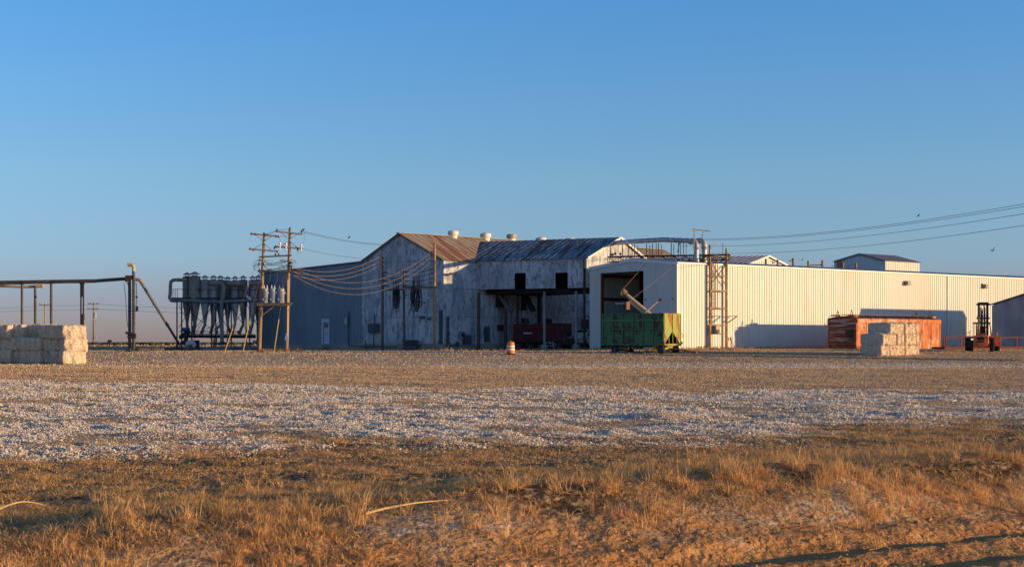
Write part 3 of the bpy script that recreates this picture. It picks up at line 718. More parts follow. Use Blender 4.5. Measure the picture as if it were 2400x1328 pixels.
MB().beam(pk + UP * (GPK + .09) - a1 * .28, pk + UP * (GPK + .09) + a1 * (ML + .3), .4, .08).build("ridge_cap", M['roof_grey'], gin)
fl = MB()
for zz in (ZE + 126 / F * G1.y, ZE + 59.4 / F * G1.y):
    fl.beam(G1 + gn * .025 + UP * zz, G0_ + gn * .025 + UP * zz, .04, .05); fl.beam(G1 + sn * .03 + UP * zz, far + sn * .03 + UP * zz, .04, .05)
fl.beam(G1 + gn * .025 + UP * GE, G0_ + gn * .025 + UP * GE, .04, .04)
fl.build("lap_seam", M['grey_box'], gin)
rkb = MB()
rkb.beam(G1 + gn * .2 + UP * (GE - .02), pk + gn * .2 + UP * (GPK - .02), .05, .16); rkb.beam(pk + gn * .2 + UP * (GPK - .02), G0_ + gn * .2 + UP * (GEL - .02), .05, .16)
rkb.build("barge_board", M['wood_grey'], gin)
MB().beam(G1 + gn * .03 + sn * .03 + UP * FZ, G1 + gn * .03 + sn * .03 + UP * (GE - .1), .12, .12, a1).build("corner_trim", M['gin_wall'], gin)
def on_gable(px, py, off=.03):
    u = on_line(px, G1, gd); q = G1 + gd * u + gn * off; return q + UP * (ZE + (HY - py) / F * q.y)
def on_side(px, py, off=.03):
    u = on_line(px, G1, a1); q = G1 + a1 * u + sn * off; return q + UP * (ZE + (HY - py) / F * q.y)
def panel(fn, x0, x1, y0, y1, nm, mat, dep=.1, parent=None, dirv=None):
    a = fn(x0, y1); b = fn(x1, y1); z1 = fn((x0 + x1) / 2, y0).z
    nrm = gn if fn is on_gable else sn
    q = [a, b, b + nrm * dep, a + nrm * dep]
    t = [Vector((p.x, p.y, z1)) for p in q]
    return MB().hexa(q, t).build(nm, mat, parent)
# cabinets, grilles and vents bolted to the old walls
tag(panel(on_gable, 867, 890, 758, 779, "electrical_cabinet", M['dark_box'], .3), "dark slate cabinet under black insulators on the left of the shaded gable wall", "electrical cabinet")
tag(panel(on_gable, 985, 997, 740, 746.5, "wall_vent", M['dark_box'], .08), "small dark vent plate right of the hanging cable coils on the gable wall", "vent")
tag(panel(on_gable, 1004, 1011, 744, 750, "junction_box", M['dark_box'], .12), "small square grey junction box close to the tall right-hand pole on the gable wall", "junction box")
c_ = panel(on_side, 1074.5, 1088, 776, 793, "exhaust_fan", M['grey_box'], .15); tag(c_, "square wall exhaust fan with round black mouth low on the old gin side wall", "exhaust fan")
q = on_side(1082, 784.5, .2); MB().lathe([(.17, 0), (.20, .02), (.2, .07), (.14, .07)], q, 14, sn).build("fan_mouth", M['rubber'], c_)
tag(panel(on_side, 1084, 1099, 784.5, 806, "electrical_cabinet", M['dark_box'], .35), "slate grey cabinet beside the round exhaust fan on the old side wall", "electrical cabinet")
tag(panel(on_gable, 1037, 1031, 726, 806, "downpipe_box", M['dark_box'], .14), "tall narrow dark casing running down the corner of the gable wall", "casing")
u_ = MB()
u_.tube([on_side(1046, 742, .12), on_side(1046, 812, .12)], .05, 6); u_.tube([on_side(1050, 742, .12), on_side(1050, 800, .12), on_side(1054, 808, .12), on_side(1070, 809, .12)], .05, 6)
u_.box(on_side(1048, 781, .16), (.35, .15, .25)); u_.box(on_side(1069, 806, .2), (.3, .3, .4))
tag(u_.build("conduit", M['pipe_black'], None), "pair of black conduits on the old side wall next to its corner", "conduit")
cl_ = MB(); q = on_side(1050, 642, .05)
cl_.beam(q, q + sn * .5 + UP * .05, .06); cl_.box(q + sn * .55 + UP * .0, (.45, .3, .2), .5); cl_.box(q + sn * .5 + a1 * .3 - UP * .02, (.3, .22, .16), .2)
tag(cl_.build("flood_light", M['black_steel']), "small black double flood light in the sunlit patch of the old side wall", "flood light")
db = MB(); a = on_gable(953, 812, .5); db.prism([a + UP * 0, a + UP * .62 - gn * .25, a + UP * .62 + gn * .25], gd * -1.55)
db.box(a - gd * .8 - UP * .1, (1.5, .5, .3), math.atan2(gd.y, gd.x))
tag(db.build("feed_trough", M['dark_box']), "grey-blue metal trough lying at the foot of the gable wall between two poles", "trough")
lp = MB().tube([P(973, 819.5, 126), P(1016, 812.5, 125.0)], .06, 6); tag(lp.build("loose_pipe", M['pipe_grey']), "loose pale pipe leaning on the ground toward the tall right-hand pole", "pipe")

# roof ventilators on the ridge
rp = pk + UP * (GPK + .02)
vm = M['white_old']
vlab = ["tall round white ventilator nearest the lit end of the rusty ridge", "round white ventilator with a pointed cap, second along the rusty ridge", "round flat-capped ventilator in the middle of the ridge, fading to rust", "round white ventilator cap with pointed top peeking over the cold blue roof", "low white ventilator cap just showing above the right part of the blue roof"]
vhid = [(1062, 540, 558, 25), (1138, 546, 563, 26), (1199, 548, 566, 24), (1268, 556, 567, 25), (1336, 557, 570, 21)]
for i, (px, yt, yb, wpx) in enumerate(vhid):
    u = on_line(px, pk, a1); q = rp + a1 * u; s = q.y / F
    zt = ZE + (HY - yt) * s; r = wpx * s / 2; zb = q.z - .3
    t = thing("roof_ventilator", vlab[i], "ventilator", (q.x, q.y, zb), 0, "ventilators along the gin ridge")
    h = zt - zb
    MB().lathe([(r * .78, 0), (r * .78, h - .42), (r * .70, h - .36)], (0, 0, 0), 18).build("stack", vm, t, False, True)
    cap = [(r * .72, h - .46), (r, h - .42), (r, h - .10), (r * .93, h - .06)] + ([(r * .3, h + .02), (.02, h + .12)] if i in (1, 3) else [(r * .2, h - .02)])
    MB().lathe(cap, (0, 0, 0), 18).build("cap", vm if i != 2 else M['tan_steel'], t, False, True)

# blue grey shed carrying on from the gable
L0t = on_line(612, G1, gd); L0 = G1 + gd * L0t
bs = thing("blue_metal_shed", "blue-grey ribbed metal shed in shade with a single white door", "shed", (L0.x, L0.y, 1.0))
bo = G1 - gn * .08
BT0, BT1 = GEL - .05, ZE + 159 / F * L0.y
bt = lambda u: BT0 + (BT1 - BT0) * (u - GW) / (L0t - GW)
ud0, ud1 = on_line(757, bo, gd), on_line(771, bo, gd)
ud0, ud1 = min(ud0, ud1), max(ud0, ud1)
st = bo + gd * GW; LL = L0t - GW
zdt = ZE + (HY - 749) / F * (G1 + gd * ud0).y
MB().sheet(st, gd, UP, gn, LL, lambda u: bt(u + GW), lambda u: 1.38, .40, .03, .06, [(ud0 - GW, ud1 - GW, 1.38, zdt)]).build("wall", M['blue_panel'], bs)
bk = a1 * 14
MB().sheet(st + gd * LL, a1, UP, gd, 14, lambda u: BT1, lambda u: .9, .4, .03, .06).build("wall", M['blue_panel'], bs)
rf = MB(); e0 = st + UP * (BT0 + .06) + gn * .15; e1 = st + gd * (LL + .2) + UP * (BT1 + .06) + gn * .15
rf.hexa([e0, e1, e1 + bk, e0 + bk], [p + UP * .1 for p in (e0, e1, e1 + bk, e0 + bk)]); rf.build("roof", M['roof_grey'], bs)
MB().beam(st - gn * .12 + UP * .92, st + gd * LL - gn * .12 + UP * .92, .42, .95).build("foundation", M['concrete'], bs)
def on_blue(px, py, off=.02):
    u = on_line(px, bo, gd); q = bo + gd * u + gn * off; return q + UP * (ZE + (HY - py) / F * q.y)
dz0, dz1 = 1.40, zdt
def bpan(x0, x1, z0, z1, off, dep, nm, mat, par):
    a, b = on_blue(x0, 700, off), on_blue(x1, 700, off)
    q = [Vector((p.x, p.y, z0)) for p in (a, b)]; q += [q[1] + gn * dep, q[0] + gn * dep]
    return MB().hexa(q, [Vector((p.x, p.y, z1)) for p in q]).build(nm, mat, par)
zpx = lambda y: ZE + (HY - y) / F * on_blue(764, 700).y
dr = bpan(758.2, 770.6, dz0, zpx(754), -.08, .05, "door", M['door_white'], bs)
bpan(760, 769, zpx(767), zpx(757), -.03, .02, "door_window", M['glass'], dr)
bpan(759.5, 769.5, zpx(783), zpx(781.5), -.03, .03, "door_rail", M['grey_box'], dr)
fb = MB()
for x0, x1, za, zb in ((754.5, 758.2, dz0, zpx(747)), (770.6, 773, dz0, zpx(747)), (758.2, 770.6, zpx(754), zpx(747))):
    a, b = on_blue(x0, 700, 0.0), on_blue(x1, 700, 0.0)
    q = [Vector((p.x, p.y, za)) for p in (a, b)]; q += [q[1] + gn * .07, q[0] + gn * .07]; fb.hexa(q, [Vector((p.x, p.y, zb)) for p in q])
fb.build("door_frame", M['door_white'], bs)
bpan(758, 771, 1.05, 1.38, .02, .9, "door_step", M['concrete'], bs)
mb = MB(); a = on_blue(813, 752, .12); mb.box(a, (.34, .2, .62), math.atan2(gd.y, gd.x)); mb.box(a - UP * .42, (.12, .1, .3)); tag(mb.build("meter_box", M['xfmr']), "pale meter box on the blue shed wall beside a black standpipe", "meter box")
mp_ = MB().tube([on_blue(819.5, 730, .12), on_blue(819, 809, .12), on_gable(860, 811, .25), on_gable(935, 812, .35)], .05, 6)
mp_.tube([on_gable(880, 736, .14), on_gable(878, 811, .2)], .05, 6); mp_.tube([on_gable(863, 797, .4), on_gable(862, 818, .4)], .06, 6)
tag(mp_.build("standpipe", M['pipe_black']), "black standpipes and low pipe running along the foot of the shaded walls", "pipe")

# ------------------------------------------------------------------ loading canopy
e = D2(.906, -.423); bb = D2(.6, .8); en = D2(-.423, -.906)
tA = on_line(1115, G1, a1); A = G1 + a1 * tA
tE = on_line(1375, A, e); E = A + e * tE
CE = ZE + 189 / F * A.y; CB = 6.47
HS = on_line(1450, E, bb); CR = ZE + 244 / F * (E + bb * HS).y
can = thing("loading_canopy", "raised loading canopy with cold blue roof, sheet front and two black openings, on posts", "canopy", (E.x, E.y, 1.0))
wz = ZE + 162 / F * (A + e * tE * .5).y
holes = [(on_line(1206, A, e), on_line(1231.5, A, e), CB, wz), (on_line(1301, A, e), on_line(1330, A, e), CB, wz - .05)]
MB().sheet(A + e * .03, e, UP, en, tE - .03, lambda u: CE - .02, lambda u: CB, .62, .018, .03, holes).build("front_panel", M['gin_wall'], can)
ct = lambda u: CE + (CR - CE) * (1 - abs(u - HS) / HS)
MB().sheet(E, bb, UP, e, 2 * HS, lambda u: ct(u) - .03, lambda u: CB, .62, .02, .03, breaks=[HS]).build("gable_wall", M['gin_wall'], can)
MB().sheet(A + bb * 2.2 + e * .3, e, UP, en, tE - .6, lambda u: CE + .2, lambda u: CB - .05, .9, .02, .04).build("loft_shade_backing", M['dark_interior'], can)  # black sheet added so the two front openings read as deep shade
RL = on_line(1113, E + bb * HS, -e)
dn = bb * HS; ovh = .2
base = E - bb * ovh + UP * (CE + .05 - ovh * (CR - CE) / HS) + e * .25
top = E + bb * HS + UP * (CR + .05) + e * .25
wd = (top - base).normalized(); ln = (top - base).length; nn = (-e).cross(wd); nn = nn if nn.z > 0 else -nn
t0_ = tE + .1; t1_ = RL + .25
MB().sheet(base, -e, wd, nn, t1_, lambda u: ln, lambda u: 0 if u <= t0_ else ln * (u - t0_) / (t1_ - t0_), .60, .035, .05, breaks=[t0_]).build("roof", M['roof_blue'], can)
bse2 = E + bb * (2 * HS + ovh) + UP * (CE + .05 - ovh * (CR - CE) / HS) + e * .25
MB().sheet(bse2, -e, (top - bse2).normalized(), UP, 9, lambda u: ln, lambda u: 0, .6, .03, .05).build("roof", M['roof_blue'], can)
q0 = base - e * t0_ ; q1 = top - e * t1_
MB().add([q0, q1, q1 - UP * 2.2, q0 - UP * .2], [(0, 1, 2, 3)]).build("valley_flashing", M['roof_grey'], can)
MB().beam(E + e * .24 + UP * (CE - .0) - bb * .2, E + e * .24 + bb * HS + UP * (CR - .0), .06, .2).build("barge_board", M['white_old'], can)
MB().beam(E + e * .24 + UP * (CE - .0) + bb * (2 * HS + .2), E + e * .24 + bb * HS + UP * (CR - .0), .06, .2).build("barge_board", M['white_old'], can)
dk = [A + bb * .7 + e * .6, E + bb * .5 - e * .1, E + bb * 2.4 - e * .1, A + a1 * (on_line(1268, G1, a1) - tA)]
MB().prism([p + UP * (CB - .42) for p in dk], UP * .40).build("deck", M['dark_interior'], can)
def gz(p): return G(p.x, p.y)
post = lambda p, z1, r, nm, mat: MB().beam(Vector((p.x, p.y, gz(p) - .2)), Vector((p.x, p.y, z1)), r * 2, r * 2, e).build(nm, mat, can)
for px, off in ((1122, 1.0), (1185, 1.2), (1213.5, 1.2)):
    u = on_line(px, G1 + sn * off, a1); q = G1 + sn * off + a1 * u; post(q, CB - .42 if px > 1150 else CB - .3, .11, "post", M['wood_pole_dark'])
u = on_line(1264.5, G1 + sn * 1.4, a1); q = G1 + sn * 1.4 + a1 * u; post(q, CB - .4, .17, "post", M['black_steel'])
for px in (1271.5, 1346):
    u = on_line(px, A, e); q = A + e * u + bb * .3
    po = MB().tube([Vector((q.x, q.y, gz(q) - .1)), Vector((q.x, q.y, CB - .3))], .12, 10).build("post", M['grey_box'], can)
    z = gz(q); MB().lathe([(.34, -.2), (.34, .30), (.26, .40), (.1, .40)], (q.x, q.y, z), 12).build("concrete_footing", M['concrete'], po)
q = E - e * .15 - bb * .12; MB().tube([Vector((q.x, q.y, gz(q) - .1)), Vector((q.x, q.y, CE - .1))], .11, 8).build("post", M['black_steel'], can)
lad = MB()
q2 = E + bb * 1.8
for zz in (2.6, 3.9, 5.2): lad.beam(q + UP * zz, q2 + UP * zz + e * .2, .07)
build_each(lad, "side_rail", M['black_steel'], can)
# window frames in the wall below the canopy
def side_hole(x0, x1, y0, y1, label):
    o = panel(on_side, x0, x1, y0, y1, "dark_window", M['glass'], .05); tag(o, label, "window")
    f_ = MB(); a, b = on_side(x0, y1, .06), on_side(x1, y1, .06); z1 = on_side((x0 + x1) / 2, y0).z; z0 = (a.z + b.z) / 2
    for p, r_ in ((a, b),):
        A0, B0 = Vector((a.x, a.y, z0)), Vector((b.x, b.y, z0)); A1, B1 = Vector((a.x, a.y, z1)), Vector((b.x, b.y, z1))
        for s_, t_ in ((A0, B0), (A1, B1), (A0, A1), (B0, B1), ((A0 + B0) / 2, (A1 + B1) / 2)): f_.beam(s_, t_, .06, .06)
    f_.build("window_frame", M['grey_box'], o)
side_hole(1220, 1239, 745.5, 759, "high pane window in the wall above the red wagons")
side_hole(1362, 1379, 748, 778, "tall pane window above the parked pickup under the canopy")
tag(panel(on_side, 1274, 1292, 747, 762, "wall_hatch", M['rubber'], .06), "square black hatch in the wall just right of the bright canopy post", "hatch")
tag(panel(on_side, 1134, 1147, 765, 801, "side_door", M['dark_box'], .06), "narrow grey-blue door in the wall left of the red wagons", "door")
tag(panel(on_side, 1165, 1176, 761, 774, "control_box", M['rubber'], .25), "black control box on the wall just left of the red wagons", "control box")
# discharge chutes
for i, (x0, y0, x1, y1, mat) in enumerate(((1166, 693, 1198, 730, 'pipe_grey'), (1226, 700, 1250, 728, 'pipe_black'))):
    a = on_side(x0, y0, .1)
    t = thing("discharge_chute", ["grey-blue discharge chute sloping from its black hood on the left under the canopy", "black discharge chute sloping from its hood beside the dark middle post"][i], "chute", tuple(a), 0, "chutes in the wall under the canopy")
    h = panel(on_side, x0 - 5, x0 + (10 if i == 0 else 2), y0 - 10, y0 + 27, "hood", M['black_steel'], .35, t)
    b1 = P(x1, y1, a.y - 1.2); p0 = a + sn * .3 + UP * .1; pm = p0 + (b1 - p0) * .4 + UP * .05
    w_ = MB()
    w_.beam(p0, pm, .55, .34); w_.beam(pm, b1, .5, .30)
    w_.build("spout", M[mat], t)

# ------------------------------------------------------------------ buildings behind the warehouse
pp = P(1800, 600, 150)
lb = thing("low_white_building", "small white gabled building with lavender roof showing above the warehouse roof", "building", (pp.x, pp.y, 1.0))
rd = D2(-.95, .31); hw_l, hw_r = 3.1, 2.85; ez = pp.z - .98
o_ = Vector((pp.x, pp.y, 0)) - d1 * hw_l
MB().sheet(o_, d1, UP, n1, hw_l + hw_r, lambda u: pp.z - .98 * abs(u - hw_l) / hw_l, lambda u: .9, .33, .03, .05, breaks=[hw_l]).build("wall", M['white_panel'], lb)
MB().sheet(o_, rd, UP, -d1, 14, lambda u: ez, lambda u: .9, .33, .03, .05).build("wall", M['white_panel'], lb)
for sg, hw in ((-1, hw_l), (1, hw_r)):
    b0 = Vector((pp.x, pp.y, 0)) + d1 * sg * (hw + .15) + UP * (ez + .02) + n1 * .2; tp = Vector((pp.x, pp.y, pp.z + .05)) + n1 * .2
    wd = (tp - b0).normalized(); l_ = (tp - b0).length
    MB().sheet(b0, rd, wd, UP, 14, lambda u, l_=l_: l_, lambda u: 0, .6, .05, .06).build("roof", M['roof_new'], lb)
MB().beam(Vector((pp.x, pp.y, pp.z)) + n1 * .22, o_ + UP * ez + n1 * .22, .05, .16).build("rake_trim", M['white_trim'], lb)
MB().beam(Vector((pp.x, pp.y, pp.z)) + n1 * .22, o_ + d1 * (hw_l + hw_r) + UP * (pp.z - .98 * hw_r / hw_l) + n1 * .22, .05, .16).build("rake_trim", M['white_trim'], lb)

qr = P(2075, 611, 160); gd2 = D2(-.85, .526); gn2 = D2(-.526, -.85)
cu = thing("upper_gable_house", "tall gabled upper house behind the warehouse with shaded front and sunlit right side", "building", (qr.x, qr.y, 1.0))
o_ = Vector((qr.x, qr.y, 0)); wt_ = on_line(1955, o_, gd2); pt_ = on_line(2014.5, o_, gd2); pz = ZE + 206 / F * (o_ + gd2 * pt_).y
zr = qr.z; zl = ZE + 188 / F * (o_ + gd2 * wt_).y
lg = on_line(2155, o_, d1)
MB().sheet(o_, gd2, UP, gn2, wt_, lambda u: zr + (pz - zr) * u / pt_ if u < pt_ else pz + (zl - pz) * (u - pt_) / (wt_ - pt_), lambda u: .9, .4, .03, .06, [(on_line(1973, o_, gd2), on_line(1963, o_, gd2), 7.5, 9.3)] if False else (), [pt_]).build("wall", M['blue_panel'] if False else M['white_panel'], cu)
MB().sheet(o_, d1, UP, n1, lg, lambda u: zr - .02, lambda u: .9, .4, .03, .06).build("wall", M['white_old'], cu)
for hx, hz in ((0, zr), (wt_, zl)):
    b0 = o_ + gd2 * hx + UP * (hz + .04) + gn2 * .2; tp = o_ + gd2 * pt_ + UP * (pz + .04) + gn2 * .2
    b0 = b0 + (b0 - tp).normalized() * .2
    MB().sheet(b0, d1, (tp - b0).normalized(), UP, lg + .3, lambda u, l_=(tp - b0).length: l_, lambda u: 0, .6, .04, .06).build("roof", M['roof_grey'], cu)
MB().beam(o_ + UP * (zr - .02) + gn2 * .1, o_ + gd2 * pt_ + UP * (pz - .02) + gn2 * .1, .06, .22).build("rake_trim", M['blue_panel'], cu)
MB().beam(o_ + gd2 * wt_ + UP * (zl - .02) + gn2 * .1, o_ + gd2 * pt_ + UP * (pz - .02) + gn2 * .1, .06, .22).build("rake_trim", M['blue_panel'], cu)
hd = MB(); q = P(1968, 620, 157.5); hd.box(q, (.5, .3, 1.0)); hd.build("louvre", M['black_steel'], cu)
rl = MB()
for a_, b_2 in (((1950, 622), (1992, 624)), ((1950, 630), (1992, 632)), ((1950, 622), (1950, 636)), ((1992, 624), (1992, 637)), ((1970, 623), (1970, 637))):
    rl.tube([P(*a_, 155), P(*b_2, 155)], .03, 4)
rl.build("railing", M['black_steel'], cu)

# steel columns standing behind the warehouse
clab = ["orange-rusted steel column in front of the small white gable", "brown steel column at the right slope of the small white gable", "tallest lone brown steel column against the sky behind the warehouse", "", "brown steel column just left of the gap in the upper house front", "brown steel column before the shaded upper house front, closer to its right corner"]
for i, (px, yt, mat) in enumerate(((1795, 606, 'rust_steel'), (1822.5, 608, 'wood_grey'), (1859, 605, 'black_steel'), None, (1975.5, 616.5, 'wood_grey'), (2006, 616, 'wood_grey'))if False else ((1795, 606, 'rust_steel'), (1822.5, 608, 'rust_steel'), (1859, 605, 'rust_steel'), (0, 0, ''), (1975.5, 616.5, 'rust_steel'), (2006, 616, 'rust_steel'))):
    if not px: continue
    d = 143 + (px - 1795) * .035
    top = P(px, yt, d)
    tag(MB().tube([(top.x, top.y, .9), tuple(top)], .115, 10).build("steel_column", M[mat]), clab[i], "steel column", "steel columns behind the warehouse")
hfr = thing("column_gantry", "pair of brown steel columns joined by a crossbeam above the warehouse roof", "steel frame", tuple(V(P(1910, 620, 147).x, 147, .95)))
for px, yt in ((1894.5, 611), (1927.5, 609.5)):
    top = P(px, yt, 147); MB().tube([(top.x, top.y, .9), tuple(top)], .115, 10).build("column", M['rust_steel'], hfr)
MB().beam(P(1896, 621.5, 147), P(1926, 620.5, 147), .1, .12).build("crossbeam", M['rust_steel'], hfr)
MB().beam(P(1914, 622.5, 147), P(1922, 628, 147), .06, .06).build("brace", M['white_old'], hfr)

# ------------------------------------------------------------------ grey shed at the right edge
Bc = Vector((X(2325, 130), 130.0, 0)); g3 = D2(.93, -.37); n3 = D2(-.37, -.93)
sh = thing("grey_shed", "dull grey sheet metal shed with rising roof edge at the right edge beyond the forklift", "shed", (Bc.x, Bc.y, 1.0))
hs3, e3, r3, l3 = 4.0, ZE + 86 / F * 130, 6.28, 15.4
t3 = lambda u: e3 + (r3 - e3) * (1 - abs(u - hs3) / hs3)
MB().sheet(Bc, g3, UP, n3, 2 * hs3, lambda u: t3(u) - .03, lambda u: .7, .7, .02, .04, breaks=[hs3]).build("wall", M['shed_sheet'], sh)
MB().sheet(Bc + d1 * l3, g3, UP, -n3, 2 * hs3, lambda u: t3(u) - .03, lambda u: .7, .7, .02, .04, breaks=[hs3]).build("wall", M['shed_sheet'], sh)
MB().sheet(Bc, d1, UP, d2, l3, lambda u: e3 - .02, lambda u: .7, .7, .02, .04).build("wall", M['shed_sheet'], sh)
MB().sheet(Bc + g3 * 2 * hs3, d1, UP, n1, l3, lambda u: e3 - .02, lambda u: .7, .7, .02, .04).build("wall", M['shed_sheet'], sh)
for sg in (0, 2 * hs3):
    tp = Bc + g3 * hs3 + UP * (r3 + .04) - d1 * .15; b0 = Bc + g3 * sg + UP * (e3 + .04) - d1 * .15
    MB().sheet(b0, d1, (tp - b0).normalized(), UP, l3 + .3, lambda u, l_=(tp - b0).length: l_, lambda u: 0, .7, .03, .05).build("roof", M['roof_grey'], sh)
MB().beam(Bc + UP * (e3 + .02) - d1 * .14 - g3 * .15, Bc + g3 * hs3 + UP * (r3 + .05) - d1 * .14, .05, .12).build("verge_trim", M['wood_grey'], sh)

# ------------------------------------------------------------------ duct, walkway truss and ladder tower
def wallp(px, off=0.0):
    o = C0 + n1 * off; return Vector((o.x, o.y, 0)) + d1 * on_line(px, o, d1)
def at(px, py, D): return P(px, py, D)
dl = E + bb * on_line(1440, E, bb)
v1 = wallp(1632, -1.3); v2 = wallp(1651, -1.5)
DR = .215
du = thing("air_duct", "long cold grey overhead air duct bending down through the warehouse roof in two elbows", "duct", (v1.x, v1.y, EZ))
def zc(py, q): return ZE + (HY - py) / F * q.y
pa = Vector((dl.x, dl.y, zc(569.5, dl))); pe = Vector((v1.x, v1.y, zc(563.5, v1)))
dirv = (pe - pa).normalized(); dirh = Vector((dirv.x, dirv.y, 0)).normalized()
pm = pa.lerp(pe, .62) + UP * .16
MB().tube([pa - dirv * .6, pa, pa.lerp(pm, .5) + UP * .03, pm, pe - dirv * .9], DR, 14).build("pipe", M['duct'], du, True, True)
cb = MB()
dpath = [pa, pa.lerp(pm, .5) + UP * .03, pm, pe - dirv * .9]
for i_ in range(3):
    for k in range(1, 4):
        q = dpath[i_].lerp(dpath[i_ + 1], k / 4); dv = (dpath[i_ + 1] - dpath[i_]).normalized()
        cb.tube([q - dv * .03, q + dv * .03], DR + .014, 14)
build_each(cb, "joint_band", M['duct'], du)
def elbow(c, d, r, drop, nm, ext):
    pts = [c - d * (ext + .55), c - d * .55]
    for k in range(1, 6):
        a = k / 6 * math.pi / 2; pts.append(c - d * .55 + d * .55 * math.sin(a) - UP * .55 * (1 - math.cos(a)))
    pts.append(c - UP * .6); b = MB(); b.tube(pts, r, 12)
    b.tube([c - UP * .55, c - UP * .8], [r * 1.25, r * .9], 12); b.tube([c - UP * .78, Vector((c.x, c.y, drop))], r * .9, 12)
    b.tube([Vector((c.x, c.y, drop)), Vector((c.x, c.y, drop + .35))], r * 1.05, 12)
    return b.build(nm, M['duct'], du, True, True)
elbow(pe, dirh, .235, EZ + .05, "elbow", .4)
pe2 = Vector((v2.x, v2.y, zc(563, v2))); elbow(pe2, D2(dirh.x - .1, dirh.y), .24, EZ + .05, "elbow", 1.6)

wkR = wallp(1708, .55); wkL = Vector((X(1424, 124), 124, 0))
tz1 = 9.03; tz0 = tz1 - .46
wdv = (wkL - wkR); WLn = wdv.length; wdv.normalize(); wpd = Vector((-wdv.y, wdv.x, 0));
if wpd.y < 0: wpd = -wpd
tr = thing("walkway_truss", "rusty lattice walkway truss spanning from the old gin to the ladder tower", "truss", (wkR.x, wkR.y, tz0))
for off, nm in ((0, "front_truss"), (.8, "back_truss")):
    b = MB(); o = wkR + wpd * off
    b.beam(o + UP * tz1, o + wdv * WLn + UP * tz1, .07, .09); b.beam(o + UP * tz0, o + wdv * WLn + UP * tz0, .06, .06)
    n_ = 22; st_ = WLn / n_
    for k in range(n_ + 1): b.beam(o + wdv * st_ * k + UP * tz0, o + wdv * st_ * k + UP * tz1, .045)
    for k in range(n_):
        z0, z1 = (tz0, tz1) if k % 2 else (tz1, tz0)
        b.beam(o + wdv * st_ * k + UP * z0, o + wdv * st_ * (k + 1) + UP * z1, .045)
    b.build(nm, M['rust_steel'] if off else M['black_steel'], tr)
b = MB()
for k in range(0, 60): b.beam(wkR + wdv * (WLn * k / 60) + UP * (tz1 + .03), wkR + wpd * .8 + wdv * (WLn * k / 60) + UP * (tz1 + .03), .16, .03)
b.build("grating", M['tan_steel'], tr)
for i, px in enumerate((1430, 1458.5, 1472, 1481, 1486.5, 1515, 1529, 1543, 1573, 1590)):
    u = on_line(px, wkR, wdv); q = wkR + wdv * u + wpd * .05; yb = np.interp(px, [1430, 1480, 1530, 1590], [575, 572.5, 570.5, 568])
    MB().beam(q + UP * tz1, Vector((q.x, q.y, zc(yb if i else 577, q))), .07, .07).build("hanger", M['rust_steel'], tr)
for px, yt in ((1494.5, 576), (1523, 574), (1538, 570), (1550.5, 573), (1579, 572), (1595, 568), (1602, 568), (1608.5, 571)):
    o = wkR + wpd * .75; u = on_line(px, o, wdv); q = o + wdv * u
    MB().beam(q + UP * tz1, Vector((q.x, q.y, zc(yt, q))), .06, .06).build("handrail_post", M['tan_steel'], tr)
b = MB(); b.beam(P(1588, 592, 119.5), P(1592.5, 569, 119.5), .06); b.build("brace", M['black_steel'], tr)
for px, py in ((1434.5, 596.5), (1442, 594), (1454, 595)):
    u = on_line(px, wkR, wdv); q = wkR + wdv * u; z = zc(py, q)
    lm = MB(); lm.box((q.x, q.y, z), (.32 if px < 1440 else .2, .2, .16)); lm.beam((q.x, q.y, tz1), (q.x, q.y, z + .3), .03); lm.build("lamp_box", M['rubber'], tr)
b = MB(); ad = 118.6
b.beam(P(1626.5, 590, ad), P(1627, 538, ad), .08); b.beam(P(1622, 537, ad), P(1665, 541.8, ad), .09); b.beam(P(1644.5, 560, ad), P(1648, 540, ad), .07)
b.build("top_frame", M['tan_steel'], tr)

tl, trr = wallp(1664, .28), wallp(1703, .28)
tw = thing("ladder_tower", "rusty two-post steel ladder tower standing against the sunlit white wall", "ladder tower", (tl.x, tl.y, G(tl.x, tl.y)))
for q, yt in ((tl, 574), (trr, 582)):
    b = MB(); b.beam(q + UP * (G(q.x, q.y) - .1), Vector((q.x, q.y, zc(yt, q))), .15, .15, d1); b.beam(q + UP * (G(q.x, q.y) - .05), q + UP * (G(q.x, q.y) + .03), .3, .3, d1)
    b.build("post", M['rust_steel'], tw)
def tz(py): return zc(py, tl.lerp(trr, .5))
cr = MB()
for py, th in ((646, .09), (681.5, .14), (722, .12), (761.5, .1), (781, .06), (600, .08)):
    cr.beam(tl + UP * tz(py) + n1 * .03, trr + UP * tz(py) + n1 * .03, .08, th)
build_each(cr, "crossbeam", M['rust_steel'], tw)
br = MB()
cm_ = tl.lerp(trr, .45)
for a_, b_ in (((tl, 612), (trr, 671)), ((trr, 617), (tl, 668)), ((tl, 668), (trr, 617))):
    br.beam(a_[0] + UP * tz(a_[1]) + n1 * .02, b_[0] + UP * tz(b_[1]) + n1 * .02, .06, .05)
build_each(br, "brace", M['rust_steel'], tw)
ld = MB(); r0, r1 = wallp(1667.5, .30), wallp(1673.5, .30); zt_, zb_ = tz(602), tz(776)
ld.tube([r0 + UP * zb_, r0 + UP * zt_], .022, 6); ld.tube([r1 + UP * zb_, r1 + UP * zt_], .022, 6)
k = zb_
while k < zt_: ld.tube([r0 + UP * k, r1 + UP * k], .014, 5); k += .30
ld.build("ladder", M['black_steel'], tw)
hg = MB()
for px in (1677, 1682): hg.beam(wallp(px, .25) + UP * tz(600), wallp(px, .25) + UP * tz(722), .05)
build_each(hg, "hanger_rod", M['rust_steel'], tw)
pl = wallp(1669, .35); b = MB(); b.lathe([(.5, 0), (.5, .07), (.44, .09)], (pl.x, pl.y, tz(600)), 14); b.build("round_platform", M['black_steel'], tw)
